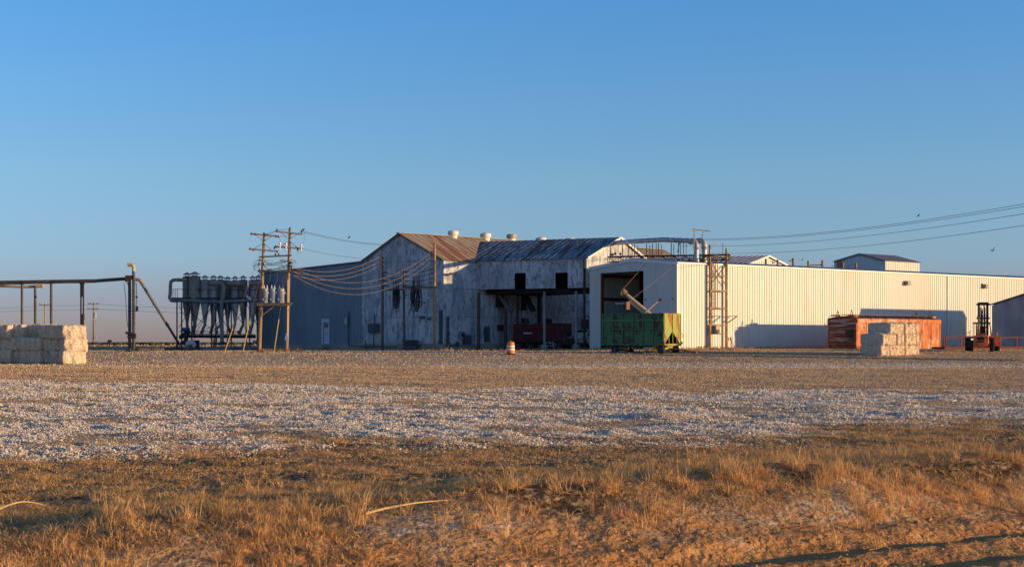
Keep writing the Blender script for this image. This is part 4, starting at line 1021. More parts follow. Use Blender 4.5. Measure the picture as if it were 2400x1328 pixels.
rl = MB(); z_ = tz(571); a_, b_ = wallp(1667, .9), wallp(1694, .9)
rl.beam(Vector((a_.x, a_.y, zc(574.5, a_))), Vector((b_.x, b_.y, zc(570, b_))), .045); rl.beam(Vector((b_.x, b_.y, zc(570, b_))), Vector((b_.x, b_.y, tz1)), .045); rl.build("railing", M['rust_steel'], tw)
for xs, xe in ((1666, 1688.4), (1702, 1726.8)):
    a_, b_, c_ = wallp(xs, .30), wallp(xe, .55), wallp(xs, .30)
    b = MB(); b.beam(a_ + UP * tz(741), Vector((b_.x, b_.y, zc(740.5, b_))), .06); b.beam(c_ + UP * tz(758.5), Vector((b_.x, b_.y, zc(741.5, b_))), .07); b.build("side_arm", M['black_steel'], tw)
q = wallp(1679, .4); ec = MB(); ec.box(q + UP * tz(772), (.46, .42, .66), math.atan2(d1.y, d1.x)); o = ec.build("switch_box", M['tan_steel'], tw)
ec = MB(); ec.box(q - d1 * .245 + UP * tz(772), (.04, .36, .6), math.atan2(d1.y, d1.x)); ec.build("box_shaded_side", M['grey_box'], o)  # grey plate puts the shade of the box's left face into colour
pb = wallp(1714, .25); b = MB(); b.box(pb + UP * zc(793.5, pb), (.20, .14, .3), math.atan2(d1.y, d1.x)); o = b.build("outlet_box", M['grey_box']); tag(o, "small grey outlet box on a short post at the foot of the white wall", "outlet box")
b = MB(); b.tube([pb + UP * (zc(797, pb)), pb + UP * .8], .04, 6); b.tube([pb + UP * zc(797, pb), pb + n1 * .3 + d1 * .25 + UP * .85], .03, 6); b.build("post", M['tan_steel'], o)
sb = wallp(1650, .35); b = MB(); b.beam(sb + UP * 1.25, wallp(1656, .35) + UP * 1.25, .06); b.beam(sb + UP * 1.25, sb + UP * .85, .06); b.beam(wallp(1656, .35) + UP * 1.25, wallp(1656, .35) + UP * .85, .06)
tag(b.build("pipe_stand", M['black_steel']), "low dark pipe hoop left of the ladder tower's foot", "pipe hoop")

# ------------------------------------------------------------------ hopper trailers
def wheel(par, x, y, z, r, wd, axis, tm='tyre', rm='rim'):
    ty = MB(); ty.lathe([(r * .55, -wd / 2), (r * .93, -wd / 2), (r, -wd * .32), (r, wd * .32), (r * .93, wd / 2), (r * .55, wd / 2)], (x, y, z), 22, axis)
    t = ty.build("wheel", M[tm], par, False, True)
    MB().lathe([(r * .56, -wd * .40), (r * .5, -wd * .2), (r * .18, -wd * .2), (r * .15, -wd * .5), (r * .05, -wd * .52)] if False else [(r * .56, -wd * .52), (r * .45, -wd * .38), (r * .2, -wd * .40), (r * .16, -wd * .56), (r * .03, -wd * .58)], (x, y, z), 16, axis).build("hub", M[rm], t, False, True)
    return t
def hopper_trailer(label, loc, rz, L, W, z0, z1, sm, em, fm, group, notch=True, cols=6):
    t = thing("hopper_trailer", label, "trailer", loc, rz, group); H = z1 - z0
    b = MB()
    b.hexa([V(0, 0, z0), V(L, 0, z0), V(L, .05, z0), V(0, .05, z0)], [V(.06, .04, z1), V(L, .04, z1), V(L, .09, z1), V(.06, .09, z1)])
    b.hexa([V(0, W - .05, z0), V(L, W - .05, z0), V(L, W, z0), V(0, W, z0)], [V(.06, W - .09, z1), V(L, W - .09, z1), V(L, W - .04, z1), V(.06, W - .04, z1)])
    build_each(b, "side_panel", M[sm], t, False)
    ap = z0 + H * .43
    for xx, th, nm in ((L - .05, .05, "end_panel"), (0.0, .05, "rear_panel")):
        if notch: poly = [(xx, .0, z0), (xx, .04, z1), (xx, W - .04, z1), (xx, W, z0), (xx, W - .12, z0), (xx, W / 2, ap), (xx, .12, z0)]
        else: poly = [(xx, .0, z0), (xx, .04, z1), (xx, W - .04, z1), (xx, W, z0)]
        MB().prism(poly, (th, 0, 0)).build(nm, M[em if nm == "end_panel" else sm], t, False)
    if notch:
        b = MB(); b.quad(V(0, .1, z0), V(L, .1, z0), V(L, W / 2, ap), V(0, W / 2, ap)); b.quad(V(0, W / 2, ap), V(L, W / 2, ap), V(L, W - .1, z0), V(0, W - .1, z0)); b.build("hopper_floor", M['green_dark'] if sm == 'green_paint' else M[sm], t, False)
        for yy, zz in ((W * .28, z0 + H * .21), (W / 2, ap), (W * .74, z0 + H * .21)):
            MB().beam((L + .02, yy, z0), (L + .02, yy, zz), .05, .05).build("end_bar", M[em], t, False)
        MB().beam((L + .01, .0, z0 - .03), (L + .01, W, z0 - .03), .10, .12).build("end_sill", M[em], t, False)
        b = MB(); b.beam((L + .02, W / 2, ap), (L + .02, W / 2, z1), .03, .05); b.beam((L + .01, .02, z1), (L + .01, W - .02, z1), .06, .05); b.beam((L + .015, .02, z0), (L + .015, .05, z1), .05, .06); b.beam((L + .015, W - .02, z0), (L + .015, W - .05, z1), .05, .06); b.build("end_rib", M[em], t, False)
    zm, zu = z0 + H * .50, z0 + H * .785
    rl = MB()
    rl.beam((0, -.03, zu), (L, -.03, zu), .09, .17); rl.beam((.02, .0, z1), (L, .0, z1), .11, .07); rl.beam((0, -.02, zm), (L, -.02, zm), .06, .06); rl.beam((0, -.03, z0 - .02), (L, -.03, z0 - .02), .1, .1)
    rl.beam((.02, W, z1), (L, W, z1), .11, .07)
    build_each(rl, "side_rail", M['green_rib' if sm == 'green_paint' else sm], t, False)
    for k in range(cols + 1):
        xx = .08 + (L - .14) * k / cols
        s_ = MB(); s_.beam((xx - .03 * (1 if k == 0 else 0), -.045, z0), (xx + .03, -.0, z1 - .02), .08, .07, (0, 1, 0)); s_.build("stile", M['green_rib' if sm == 'green_paint' else sm], t, False)
    ch = MB()
    zc_ = z0 - .13
    ch.beam((-.1, .45, zc_), (L + .05, .45, zc_), .12, .2); ch.beam((-.1, W - .45, zc_), (L + .05, W - .45, zc_), .12, .2)
    for k in range(6): ch.beam((L * k / 5, .1, zc_ + .05), (L * k / 5, W - .1, zc_ + .05), .1, .1)
    ch.build("chassis", M['green_dark'] if sm == 'green_paint' else M['black_steel'], t, False)
    wr = .30
    for xx in (L * .20, L * .94 if notch else L * .82):
        ax = MB(); ax.beam((xx, .15, wr), (xx, W - .15, wr), .12, .14); ax.beam((xx, .45, wr), (xx, .45, zc_), .2, .1); ax.beam((xx, W - .45, wr), (xx, W - .45, zc_), .2, .1); ax.build("axle", M['black_steel'], t, False)
        wheel(t, xx, .18, wr, wr, .26, (0, 1, 0)); wheel(t, xx, W - .18, wr, wr, .26, (0, 1, 0))
    tg = MB(); tg.beam((L * .9, W / 2 - .4, .45), (L + .9, W / 2, .32), .1, .1); tg.beam((L * .9, W / 2 + .4, .45), (L + .9, W / 2, .32), .1, .1); tg.beam((L + .85, W / 2, .32), (L + 2.0, W / 2, .12), .1, .1)
    tg.lathe([(.12, -.05), (.12, .05)], (L + 2.02, W / 2, .12), 10)
    tg.build("drawbar", M['rust_steel'] if sm == 'green_paint' else M['black_steel'], t, False)
    for yy in (-.05, W + .05):
        hk = MB(); hk.tube([(L + .0, yy, z0 + H * .36), (L + .14, yy, z0 + H * .33), (L + .18, yy, z0 + H * .27), (L + .06, yy, z0 + H * .22)], .022, 5); hk.box((L + .05, yy, z0 + .1), (.12, .1, .2)); hk.build("latch", M['rust_steel'], t, False)
    return t
nx, ny = X(1556, 106.5), 106.5; L_ = 5.55; xa = D2(.8, -.602)
gx, gy = nx - xa.x * L_, ny - xa.y * L_
gtr = hopper_trailer("peeling green hopper trailer with sunlit yellow-green end parked before the white gable", (gx, gy, G(nx, ny) + .0), math.atan2(xa.y, xa.x), L_, 2.5, .74, 3.04, 'green_paint', 'green_end', 'green_dark', None)
bx_ = MB(); bx_.hexa([V(L_ * .80, .35, .34), V(L_ * .97, .35, .34), V(L_ * .97, 1.5, .34), V(L_ * .80, 1.5, .34)], [V(L_ * .78, .35, .66), V(L_ * .99, .35, .66), V(L_ * .99, 1.5, .66), V(L_ * .78, 1.5, .66)]); bx_.build("front_bolster", M['green_end'], gtr, False)
a_ = A + e * on_line(1233, A, e) + bb * 1.2; xb = D2(.93, -.36)
hopper_trailer("maroon hopper wagon in the shade under the canopy, the right one beside the bright post", (a_.x, a_.y, G(a_.x, a_.y) - .02), math.atan2(xb.y, xb.x), 2.95, 2.2, .78, 2.36, 'maroon', 'maroon', 'maroon', "maroon wagons under the canopy", False, 3)
a_ = A + e * on_line(1180, A, e) + bb * 1.5; xb = D2(.96, -.28)
w2 = hopper_trailer("darker maroon hopper wagon parked on the left under the canopy, with a pale strip", (a_.x, a_.y, G(a_.x, a_.y) - .02), math.atan2(xb.y, xb.x), 2.0, 2.2, .78, 2.34, 'maroon', 'maroon', 'maroon', "maroon wagons under the canopy", False, 2)
MB().box((1.45, -.1, 1.52), (.85, .03, .1)).build("pale_strip", M['white_old'], w2, False)
# steel stand in the canopy shade
ss = thing("steel_stand", "pale steel stand with thin legs beside the bright canopy post", "stand", tuple(P(1281, 815, 127.5) * 1.0))
sx = V(X(1288, 127.5), 127.5, 0); z = G(sx.x, sx.y); ss.location = (sx.x, sx.y, z)
MB().box((0, 0, .62), (.75, .5, .06)).build("top", M['xfmr'], ss, False)
for dx in (-.34, .34):
    for dy in (-.2, .2): MB().beam((dx * 1.1, dy, 0), (dx, dy, .62), .05).build("leg", M['xfmr'], ss, False)
MB().beam((-.35, -.2, .34), (.35, -.2, .34), .04).build("crossbar", M['xfmr'], ss, False)
sx = V(X(1319, 129), 129, 0)
bn = thing("work_bench", "dark low bench between the red wagons and the pickup", "bench", (sx.x, sx.y, G(sx.x, sx.y)))
MB().box((0, 0, .55), (1.1, .5, .08)).build("top", M['black_steel'], bn, False)
for dx in (-.5, .5): MB().beam((dx, 0, 0), (dx, 0, .52), .09).build("leg", M['black_steel'], bn, False)

# ------------------------------------------------------------------ auger conveyor leaning behind the trailer
ah = P(1467, 690, 113.5); ab = P(1592, 792, 112.5)
av = (ab - ah).normalized()
au = thing("auger_conveyor", "tan inclined auger conveyor with wire-wrapped motor head rising behind the green trailer", "auger", (ab.x, ab.y, G(ab.x, ab.y)))
MB().tube([ah, ab], .165, 14).build("tube", M['auger'], au, True, True)
side = av.cross(Vector((0, 1, 0))).normalized()
MB().beam(ah + av * .55 - UP * .22, ab - UP * .22, .07, .08).build("truss_rod", M['rust_steel'], au)
MB().beam(ah + av * .3 - UP * .3 , ah + av * 3.2 - UP * .3, .16, .2).build("tray", M['auger'], au)
hd = MB(); hd.lathe([(.1, -.3), (.24, -.26), (.27, -.05), (.25, .12), (.14, .2)], ah - av * .18 + UP * .05, 14, tuple(av)); hd.box(ah - av * .35 + V(-.08, -.1, -.1), (.3, .3, .34), .4); hd.build("motor_head", M['rust_steel'], au)
wr_ = MB()
for k in range(16):
    c = ah - av * .2 + V(random.uniform(-.28, .1), random.uniform(-.3, .1), random.uniform(-.3, .2)); r = random.uniform(.12, .3); a0 = random.uniform(0, 6)
    q = Matrix.Rotation(random.uniform(-1, 1), 3, 'Z') @ Matrix.Rotation(random.uniform(.8, 2.2), 3, 'X')
    wr_.tube([c + q @ V(r * math.cos(a0 + s_ * .55), r * .8 * math.sin(a0 + s_ * .55), .02 * s_) for s_ in range(8)], .014, 4)
wr_.build("wire_tangle", M['cable'], au)
bx = MB(); bx.box(P(1470.5, 716, 113.3), (.27, .5, .62), .2); bx.build("control_box", M['copper_box'], au)
bx = MB(); bx.box(P(1462, 716, 113.6), (.36, .4, .62), .2); bx.build("box_hood", M['dark_box'], au)
bx = MB(); bx.box(P(1454, 711, 113.4), (.82, .3, .09), -.05); bx.build("tray_plate", M['xfmr'], au)
lg = MB(); m_ = ah.lerp(ab, .45)
for s_ in (-.5, .5): lg.beam(m_, V(m_.x + .2, m_.y + s_, G(m_.x, m_.y)), .08)
build_each(lg, "support_leg", M['rust_steel'], au)
def cable(nm, pts, r, mat, label, cat, sag=0.0, n=14, group=None, parent=None, seg=5):
    if len(pts) == 2:
        a, b = pts; pts = [a.lerp(b, k / n) - UP * (sag * 4 * (k / n) * (1 - k / n)) for k in range(n + 1)]
    o = MB().tube(pts, r, seg).build(nm, M[mat], parent)
    if parent is None: tag(o, label, cat, group)
    return o
def gable(px, py, off=.05):
    u = on_line(px, C0, d2); q = O0 + d2 * u - d1 * off; return q + UP * (ZE + (HY - py) / F * q.y)
cable("stay_cable", [gable(1513, 619.5), ah - av * .3 + UP * .25], .014, 'cable_tan', "steep stay cable from the upper white gable down to the auger motor head", "cable", .0)
cable("stay_cable", [gable(1583, 622.5), ah + av * .75 + UP * .2], .014, 'cable_tan', "long slanting stay cable from the gable's right corner to the auger tube", "cable", .03)
cable("slack_rod", [gable(1548, 702), P(1512, 733, 111)], .03, 'salmon_rod', "salmon-coloured rod slanting from a black gland on the white gable behind the trailer", "rod")

# ------------------------------------------------------------------ traffic drum
q = V(X(1197, 106), 106, 0); z = G(q.x, q.y)
dr = thing("traffic_drum", "orange traffic drum with two white bands and black rubber base in front of the canopy", "traffic drum", (q.x, q.y, z - .03))
MB().lathe([(.40, 0), (.40, .06), (.34, .12), (.30, .12)], (0, 0, 0), 20).build("base", M['rubber'], dr, False, True)
MB().lathe([(.315, .06), (.315, .30), (.305, .31), (.30, .50), (.295, .51), (.285, .70), (.28, .71), (.268, .92), (.23, .96), (.1, .97)], (0, 0, 0), 24).build("body", M['orange_drum'], dr, False, True)
for a_, b_, r_ in ((.34, .48, .308), (.58, .70, .295)): MB().lathe([(r_, a_), (r_ + .004, a_ + .01), (r_ - .004, b_)], (0, 0, 0), 24).build("white_band", M['reflect'], dr, False, True)
MB().beam((-.08, 0, .99), (.08, 0, .99), .05, .07).build("handle", M['orange_drum'], dr, False)

# ------------------------------------------------------------------ pickup under the canopy
q = V(X(1336, 129.8), 129.8, 0)
pk_ = thing("pickup_truck", "white pickup with black grille guard parked nose-out under the canopy behind its posts", "pickup truck", (q.x, q.y, G(q.x, q.y)), math.atan2(-.80, -.60) )
# local: +x forward, origin at the front bumper
b = MB(); prof = [(-.05, .55), (-.02, .98), (-.25, 1.08), (-1.35, 1.14), (-1.4, 1.16), (-3.2, 1.16), (-5.3, 1.14), (-5.35, .5), (-4.75, .5), (-4.6, .82), (-4.05, .82), (-3.9, .46), (-1.45, .46), (-1.3, .82), (-.75, .82), (-.6, .5)]
b.prism([(x, -.95, z) for x, z in prof], (0, 1.9, 0)); b.build("body", M['truck'], pk_, False)
b = MB(); b.hexa([V(-1.3, -.86, 1.14), V(-3.3, -.86, 1.14), V(-3.3, .86, 1.14), V(-1.3, .86, 1.14)], [V(-1.95, -.72, 1.78), V(-3.1, -.72, 1.78), V(-3.1, .72, 1.78), V(-1.95, .72, 1.78)]); b.build("cab", M['truck'], pk_, False)
b = MB(); b.hexa([V(-1.40, -.76, 1.20), V(-1.42, -.76, 1.20), V(-1.42, .76, 1.20), V(-1.40, .76, 1.20)], [V(-1.86, -.66, 1.72), V(-1.90, -.66, 1.72), V(-1.90, .66, 1.72), V(-1.86, .66, 1.72)])
b.build("windshield", M['glass'], pk_, False)
for s_ in (-1, 1):
    b = MB(); b.add([(-1.62, s_ * .86, 1.22), (-2.4, s_ * .86, 1.22), (-2.4, s_ * .75, 1.7), (-1.98, s_ * .75, 1.7)], [(0, 1, 2, 3)]); b.add([(-2.5, s_ * .86, 1.22), (-3.2, s_ * .86, 1.22), (-3.05, s_ * .75, 1.7), (-2.5, s_ * .75, 1.7)], [(0, 1, 2, 3)]); b.build("side_window", M['glass'], pk_, False)
    MB().box((-.0, s_ * .70, .84), (.06, .36, .2)).build("headlight", M['glass_grey'], pk_, False)
    MB().box((-1.55, s_ * 1.05, 1.28), (.12, .2, .24)).build("mirror", M['rubber'], pk_, False)
    for xx in (-1.02, -4.32): wheel(pk_, xx, s_ * .82, .38, .38, .26, (0, s_, 0), 'tyre', 'chrome')
b = MB()
for k in range(5): b.beam((.1, -.8, .45 + k * .16), (.1, .8, .45 + k * .16), .05, .08)
for y_ in (-.8, -.35, .35, .8): b.beam((.1, y_, .4), (.08, y_, 1.16), .07)
b.box((.02, 0, .8), (.06, 1.2, .36)); b.box((.06, 0, .5), (.14, 1.9, .26))
b.build("grille_guard", M['black_steel'], pk_, False)

# ------------------------------------------------------------------ orange boxcar body
K = V(X(2008, 119.7), 119.7, 0)
bl = on_line(2203, K, d1); bw = on_line(1941, K, d2); bz0, bz1 = .82, 3.55
bc = thing("boxcar_body", "rust-orange boxcar body without wheels in front of the white wall behind the pale bales", "boxcar", (K.x, K.y, bz0), math.atan2(d1.y, d1.x))
# local: x along the side, y toward the wall, z up ; visible side is y = 0, visible end is x = 0
H_ = bz1 - bz0
b = MB(); b.box((bl / 2, .04, H_ / 2 - .1), (bl, .08, H_ - .2)); b.box((bl / 2, bw - .04, H_ / 2 - .1), (bl, .08, H_ - .2))
build_each(b, "side_wall", M['boxcar_side'], bc, False)
sm = MB()
for k in range(1, 9): sm.beam((bl * k / 9, -.02, .05), (bl * k / 9, -.02, H_ - .35), .07, .05, (0, 1, 0))
build_each(sm, "side_post", M['boxcar_side'], bc, False)
MB().box((bl / 2, -.05, H_ - .16), (bl + .06, .12, .32)).build("top_sill", M['boxcar_side'], bc, False)
MB().box((bl / 2, -.02, .08), (bl, .1, .16)).build("bottom_sill", M['boxcar_end'], bc, False)
dd = MB(); dd.box((bl * .56, -.09, H_ * .45), (bl * .2, .05, H_ * .74)); do_ = dd.build("sliding_door", M['boxcar_side'], bc, False); MB().beam((bl * .30, -.1, H_ - .40), (bl * .74, -.1, H_ - .40), .05, .06).build("door_rail", M['boxcar_end'], do_, False)
top = lambda y: H_ + .20 * (1 - ((y - bw / 2) / (bw / 2)) ** 2)
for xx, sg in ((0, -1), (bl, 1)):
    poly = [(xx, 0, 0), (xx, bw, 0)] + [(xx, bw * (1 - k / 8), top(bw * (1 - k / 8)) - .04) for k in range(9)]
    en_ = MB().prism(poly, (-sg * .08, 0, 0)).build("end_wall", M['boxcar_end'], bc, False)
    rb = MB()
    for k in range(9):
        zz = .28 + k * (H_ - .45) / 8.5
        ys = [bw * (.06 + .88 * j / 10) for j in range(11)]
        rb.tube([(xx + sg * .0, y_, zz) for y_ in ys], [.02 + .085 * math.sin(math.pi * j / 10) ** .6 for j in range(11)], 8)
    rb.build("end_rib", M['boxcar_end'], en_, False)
    cp = MB(); cp.beam((xx + sg * .02, .03, 0), (xx + sg * .02, .03, H_), .1, .1); cp.beam((xx + sg * .02, bw - .03, 0), (xx + sg * .02, bw - .03, H_), .1, .1); build_each(cp, "corner_post", M['boxcar_side'], bc, False)
ld = MB()
for k in range(4): ld.beam((-.16, .25, .9 + k * .4), (-.16, .62, .9 + k * .4), .03)
ld.beam((-.16, .25, .7), (-.16, .25, 2.3), .03); ld.beam((-.18, .3, 1.1), (-.18, .3, 1.9), .07, .07); ld.box((-.12, .75, 1.45), (.06, .7, .55)); ld.build("end_ladder", M['black_steel'], bc, False)
b = MB(); ks = [bw * k / 8 for k in range(9)]
for a_, c_ in zip(ks[:-1], ks[1:]): b.hexa([V(-.06, a_, top(a_)), V(bl + .06, a_, top(a_)), V(bl + .06, c_, top(c_)), V(-.06, c_, top(c_))], [V(-.06, a_, top(a_) + .05), V(bl + .06, a_, top(a_) + .05), V(bl + .06, c_, top(c_) + .05), V(-.06, c_, top(c_) + .05)])
b.build("roof", M['boxcar_roof'], bc, False)
b = MB()
for k in range(1, 11):
    for a_, c_ in zip(ks[:-1], ks[1:]): b.beam((bl * k / 11, a_, top(a_) + .07), (bl * k / 11, c_, top(c_) + .07), .09, .07)
b.build("roof_rib", M['boxcar_roof'], bc, False)
b = MB()
for dy in (-.22, 0, .22): b.box((bl / 2, bw / 2 + dy, top(bw / 2) + .17), (bl - .3, .18, .05))
build_each(b, "running_board", M['boxcar_roof'], bc, False)
for xx in (.25, bl - .4):
    b = MB()
    for y_ in (.35, bw - .85): b.box((xx, y_ + .25, top(y_) + .16), (.5, .6, .12))
    build_each(b, "hatch_platform", M['boxcar_side'], bc, False)
    for y_ in (.75, bw - .85):
        MB().tube([(xx, y_ - .16, top(y_) + .05), (xx, y_, top(y_) + .62), (xx, y_ + .16, top(y_) + .05)], .035, 6).build("grab_iron", M['black_steel'], bc, False)
b = MB(); b.tube([(-.05, .1, H_ + .1), (.0, .1, H_ + .28), (0, .9, H_ + .33), (-.05, .95, H_ + .12)], .025, 5); b.tube([(-.05, bw - .1, H_ + .1), (0, bw - .1, H_ + .28), (0, bw - .8, H_ + .33)], .025, 5); build_each(b, "end_grab", M['black_steel'], bc, False)

# ------------------------------------------------------------------ bales
def bale_mesh(seed, dx, dy, dz):
    bm = bmesh.new(); bmesh.ops.create_cube(bm, size=1.0)
    bmesh.ops.subdivide_edges(bm, edges=bm.edges[:], cuts=17, use_grid_fill=True)
    o = Vector((seed * 7.3, seed * 3.1, seed * 5.7))
    for v in bm.verts:
        c = v.co.copy()
        r = Vector([math.copysign(min(abs(k) * 2, 1), k) for k in c])
        rr = max(1.0, (abs(r.x) ** 8 + abs(r.y) ** 8 + abs(r.z) ** 8) ** (1 / 8))
        p = Vector((c.x * dx, c.y * dy, c.z * dz)) / rr
        nrm = Vector((r.x ** 5, r.y ** 5, r.z ** 5)).normalized()
        q = p + o
        d = .085 * mnoise.noise(Vector((q.x * 2.0, q.y * 2.0, q.z * 1.0))) + .06 * mnoise.noise(Vector((q.x * 5, q.y * 5, q.z * 2.5))) + .035 * mnoise.noise(q * 11)
        d -= .02 * max(0, math.cos((p.x / dx + .5) * 6.283 * 2)) ** 6 * (1 if abs(r.x) < .97 else 0)      # twine grooves
        v.co = p + nrm * (d - .01)
        v.co.z += dz / 2
    nf = len(bm.faces)
    fs = list(bm.faces); rnd = random.Random(seed)
    for k in range(260):                                   # loose tufts of fibre
        f = rnd.choice(fs); c = f.calc_center_median(); n = f.normal
        a = Vector((rnd.uniform(-1, 1), rnd.uniform(-1, 1), rnd.uniform(-1, 1))) * .05
        t = c + n * rnd.uniform(.03, .12) + Vector((0, 0, -.03)) + a * .6
        w_ = n.cross(a).normalized() * rnd.uniform(.015, .04)
        vs = [bm.verts.new(p) for p in (c - w_, c + w_, t)]; bm.faces.new(vs)
    me = bpy.data.meshes.new("bale"); bm.to_mesh(me); bm.free(); me.materials.append(M['bale']); return me
def add_bale(me, loc, rz, label, group):
    o = bpy.data.objects.new("fibre_bale", me); COL.objects.link(o); o.location = loc; o.rotation_euler = (0, 0, rz)
    return tag(o, label, "bale", group)
Kb = V(X(147, 99), 99, 0); bwid, blen, bhei = .86, 1.72, .90
vL = [bale_mesh(10 + k, bwid * 1.10, blen, bhei * 1.08) for k in range(8)]
rzL = math.atan2(d1.y, d1.x) - math.pi / 2
rowlab = ["bottom row", "middle row", "top row"]
rb_ = random.Random(4)
coff = [0, .05, .10, -.16, .22, .0, -.30, .12, .30, -.10, -.34, .16, .05, -.2, .2, 0, .1]
Lq, Qq = D2(-.95, .31), D2(.31, .95)
Kq = Kb + d2 * (bwid * .92)
rzQ = math.atan2(Qq.y, Qq.x) - math.pi / 2
for c in range(9):
    for r in range(3):
        off = coff[c] * .9 + rb_.uniform(-.16, .16)
        if c == 0:
            off = (-.02, .1, .0)[r]; q = Kb + d2 * (bwid * .5) + d1 * (blen / 2 + off); rz_ = rzL
            lab = "shaggy pale bale at the sunlit right end of the long left stack, " + rowlab[r]
        else:
            if r == 2 and c in (3, 4): off = .62
            if r == 2 and c in (1, 2): off = -.10 + rb_.uniform(-.05, .05)
            if r < 2 and c in (3, 4): off = -.16 - .08 * r
            q = Kq + Lq * (bwid * .93 * (c - .5)) + Qq * (blen / 2 + off + .05); rz_ = rzQ
            lab = "shaggy bale in the %s of the long left stack, behind its right end" % rowlab[r]
            if r == 2 and c in (3, 4): lab = "bale set back in the top row of the long left stack, face in shade"
        z = G(q.x, q.y) - .03 + r * bhei * .985
        add_bale(rb_.choice(vL), (q.x, q.y, z), rz_ + rb_.uniform(-.05, .05) + (math.pi if rb_.random() < .5 else 0), lab, "bales of the left stack")
Kr = V(X(2067, 103.4), 103.4, 0); bwid, blen, bhei = .90, 2.1, .81
vR = [bale_mesh(30 + k, bwid * 1.07, blen, bhei * 1.08) for k in range(7)]
rzR = math.atan2(d1.y, d1.x)
collab = ["leftmost low column", "second column", "middle column", "fourth column", "right end column"]
zb0 = G(Kr.x + 1, Kr.y + 1) - .05
for c in range(5):
    for r in range(3):
        if c == 0 and r == 2: continue
        q = Kr + d1 * (bwid * (c + .5)) + d2 * (blen / 2 + rb_.uniform(-.05, .07)) - d2 * (.08 if c == 0 else 0)
        add_bale(rb_.choice(vR), (q.x, q.y, zb0 + r * bhei * .985), rzR + rb_.uniform(-.03, .03), "pale bale in the %s of the stack before the boxcar, %s" % (rowlab[r], collab[c]), "bales before the boxcar")

# ------------------------------------------------------------------ forklift
q = V(X(2301, 113), 113, 0)
fk = thing("forklift", "orange-red rough-terrain forklift seen from behind with tall dark mast near the right edge", "forklift", (q.x, q.y, G(q.x, q.y) - .02), R(-20))
# local: +y forward (away from the camera), origin under the middle
b = MB(); b.hexa([V(-.58, -1.9, .42), V(.52, -1.9, .42), V(.52, .9, .42), V(-.58, .9, .42)], [V(-.58, -1.75, 1.25), V(.52, -1.75, 1.25), V(.52, .9, 1.25), V(-.58, .9, 1.25)])
b.hexa([V(-.5, -1.92, .38), V(.44, -1.92, .38), V(.44, -1.7, .38), V(-.5, -1.7, .38)], [V(-.5, -1.95, .72), V(.44, -1.95, .72), V(.44, -1.7, .72), V(-.5, -1.7, .72)])
b.build("counterweight", M['forklift'], fk, False)
b = MB(); b.box((-.03, -1.86, .92), (.62, .16, .42)); b.build("radiator_grille", M['rubber'], fk, False)
b = MB(); b.beam((-.42, -1.93, .5), (-.28, -1.88, 1.22), .09, .05); b.beam((.36, -1.93, .55), (.2, -1.88, 1.22), .06, .05); b.beam((-.35, -1.97, .86), (.34, -1.97, .86), .06, .07); b.box((0, -1.98, .62), (.3, .1, .12)); b.build("rear_frame", M['forklift'], fk, False)
b = MB(); b.hexa([V(-.42, -.9, 1.25), V(.40, -.9, 1.25), V(.40, .7, 1.25), V(-.42, .7, 1.25)], [V(-.3, -.8, 1.42), V(.3, -.8, 1.42), V(.3, .6, 1.42), V(-.3, .6, 1.42)]); b.box((.30, -1.2, 1.34), (.16, .2, .26)); b.build("engine_cover", M['forklift'], fk, False)
b = MB(); b.box((.05, .1, 1.5), (.5, .5, .16)); b.box((.05, -.14, 1.75), (.5, .12, .5)); b.build("seat", M['rubber'], fk, False)
for s_ in (-1, 1):
    b = MB(); b.hexa([V(s_ * .62, .3, 1.08), V(s_ * 1.36, .3, 1.08), V(s_ * 1.36, 1.7, 1.08), V(s_ * .62, 1.7, 1.08)], [V(s_ * .62, .3, 1.18), V(s_ * 1.36, .3, 1.18), V(s_ * 1.30, 1.7, 1.22), V(s_ * .62, 1.7, 1.22)])
    if s_ > 0: b.hexa([V(1.0, .22, .40), V(1.36, .22, .40), V(1.36, .32, .40), V(1.0, .32, .40)], [V(.95, .22, 1.15), V(1.4, .22, 1.15), V(1.4, .32, 1.15), V(.95, .32, 1.15)])
    b.build("front_fender", M['forklift'], fk, False)
    b = MB(); b.hexa([V(s_ * .55, -1.85, 1.02), V(s_ * .98, -1.85, 1.02), V(s_ * .98, -.7, 1.02), V(s_ * .55, -.7, 1.02)], [V(s_ * .55, -1.8, 1.08), V(s_ * .98, -1.8, 1.08), V(s_ * .98, -.75, 1.08), V(s_ * .55, -.75, 1.08)]); b.build("rear_fender", M['mast'], fk, False)
    b = MB(); b.tube([(s_ * 1.15, .5, 1.2), (s_ * 1.15, .5, 1.5), (s_ * .9, .5, 1.52)], .03, 5); b.build("grab_rail", M['forklift'], fk, False)
def lug_wheel(x, y, r, w):
    t = wheel(fk, x, y, r, r, w, (1, 0, 0), 'tyre', 'forklift')
    lb = MB()
    for k in range(20):
        a0 = k / 20 * 6.283
        for s_ in (-1, 1):
            p = V(x + s_ * w * .12, y + math.cos(a0) * r * .99, r + math.sin(a0) * r * .99); a2 = a0 + .16
            p2 = V(x + s_ * w * .47, y + math.cos(a2) * r * .97, r + math.sin(a2) * r * .97); lb.beam(p, p2, .06, .05)
    lb.build("tread_lug", M['tyre'], t, False); return t
lug_wheel(-1.08, 1.05, .58, .44); lug_wheel(1.12, 1.05, .60, .44); lug_wheel(-.76, -1.25, .44, .30); lug_wheel(.80, -1.25, .50, .34)
b = MB(); b.beam((-.9, -1.25, .46), (.9, -1.25, .46), .16, .2); b.beam((-1.0, 1.05, .58), (1.0, 1.05, .58), .25, .3); b.build("axle", M['mast'], fk, False)
my = 1.95; ms = thing  # mast stands at the front
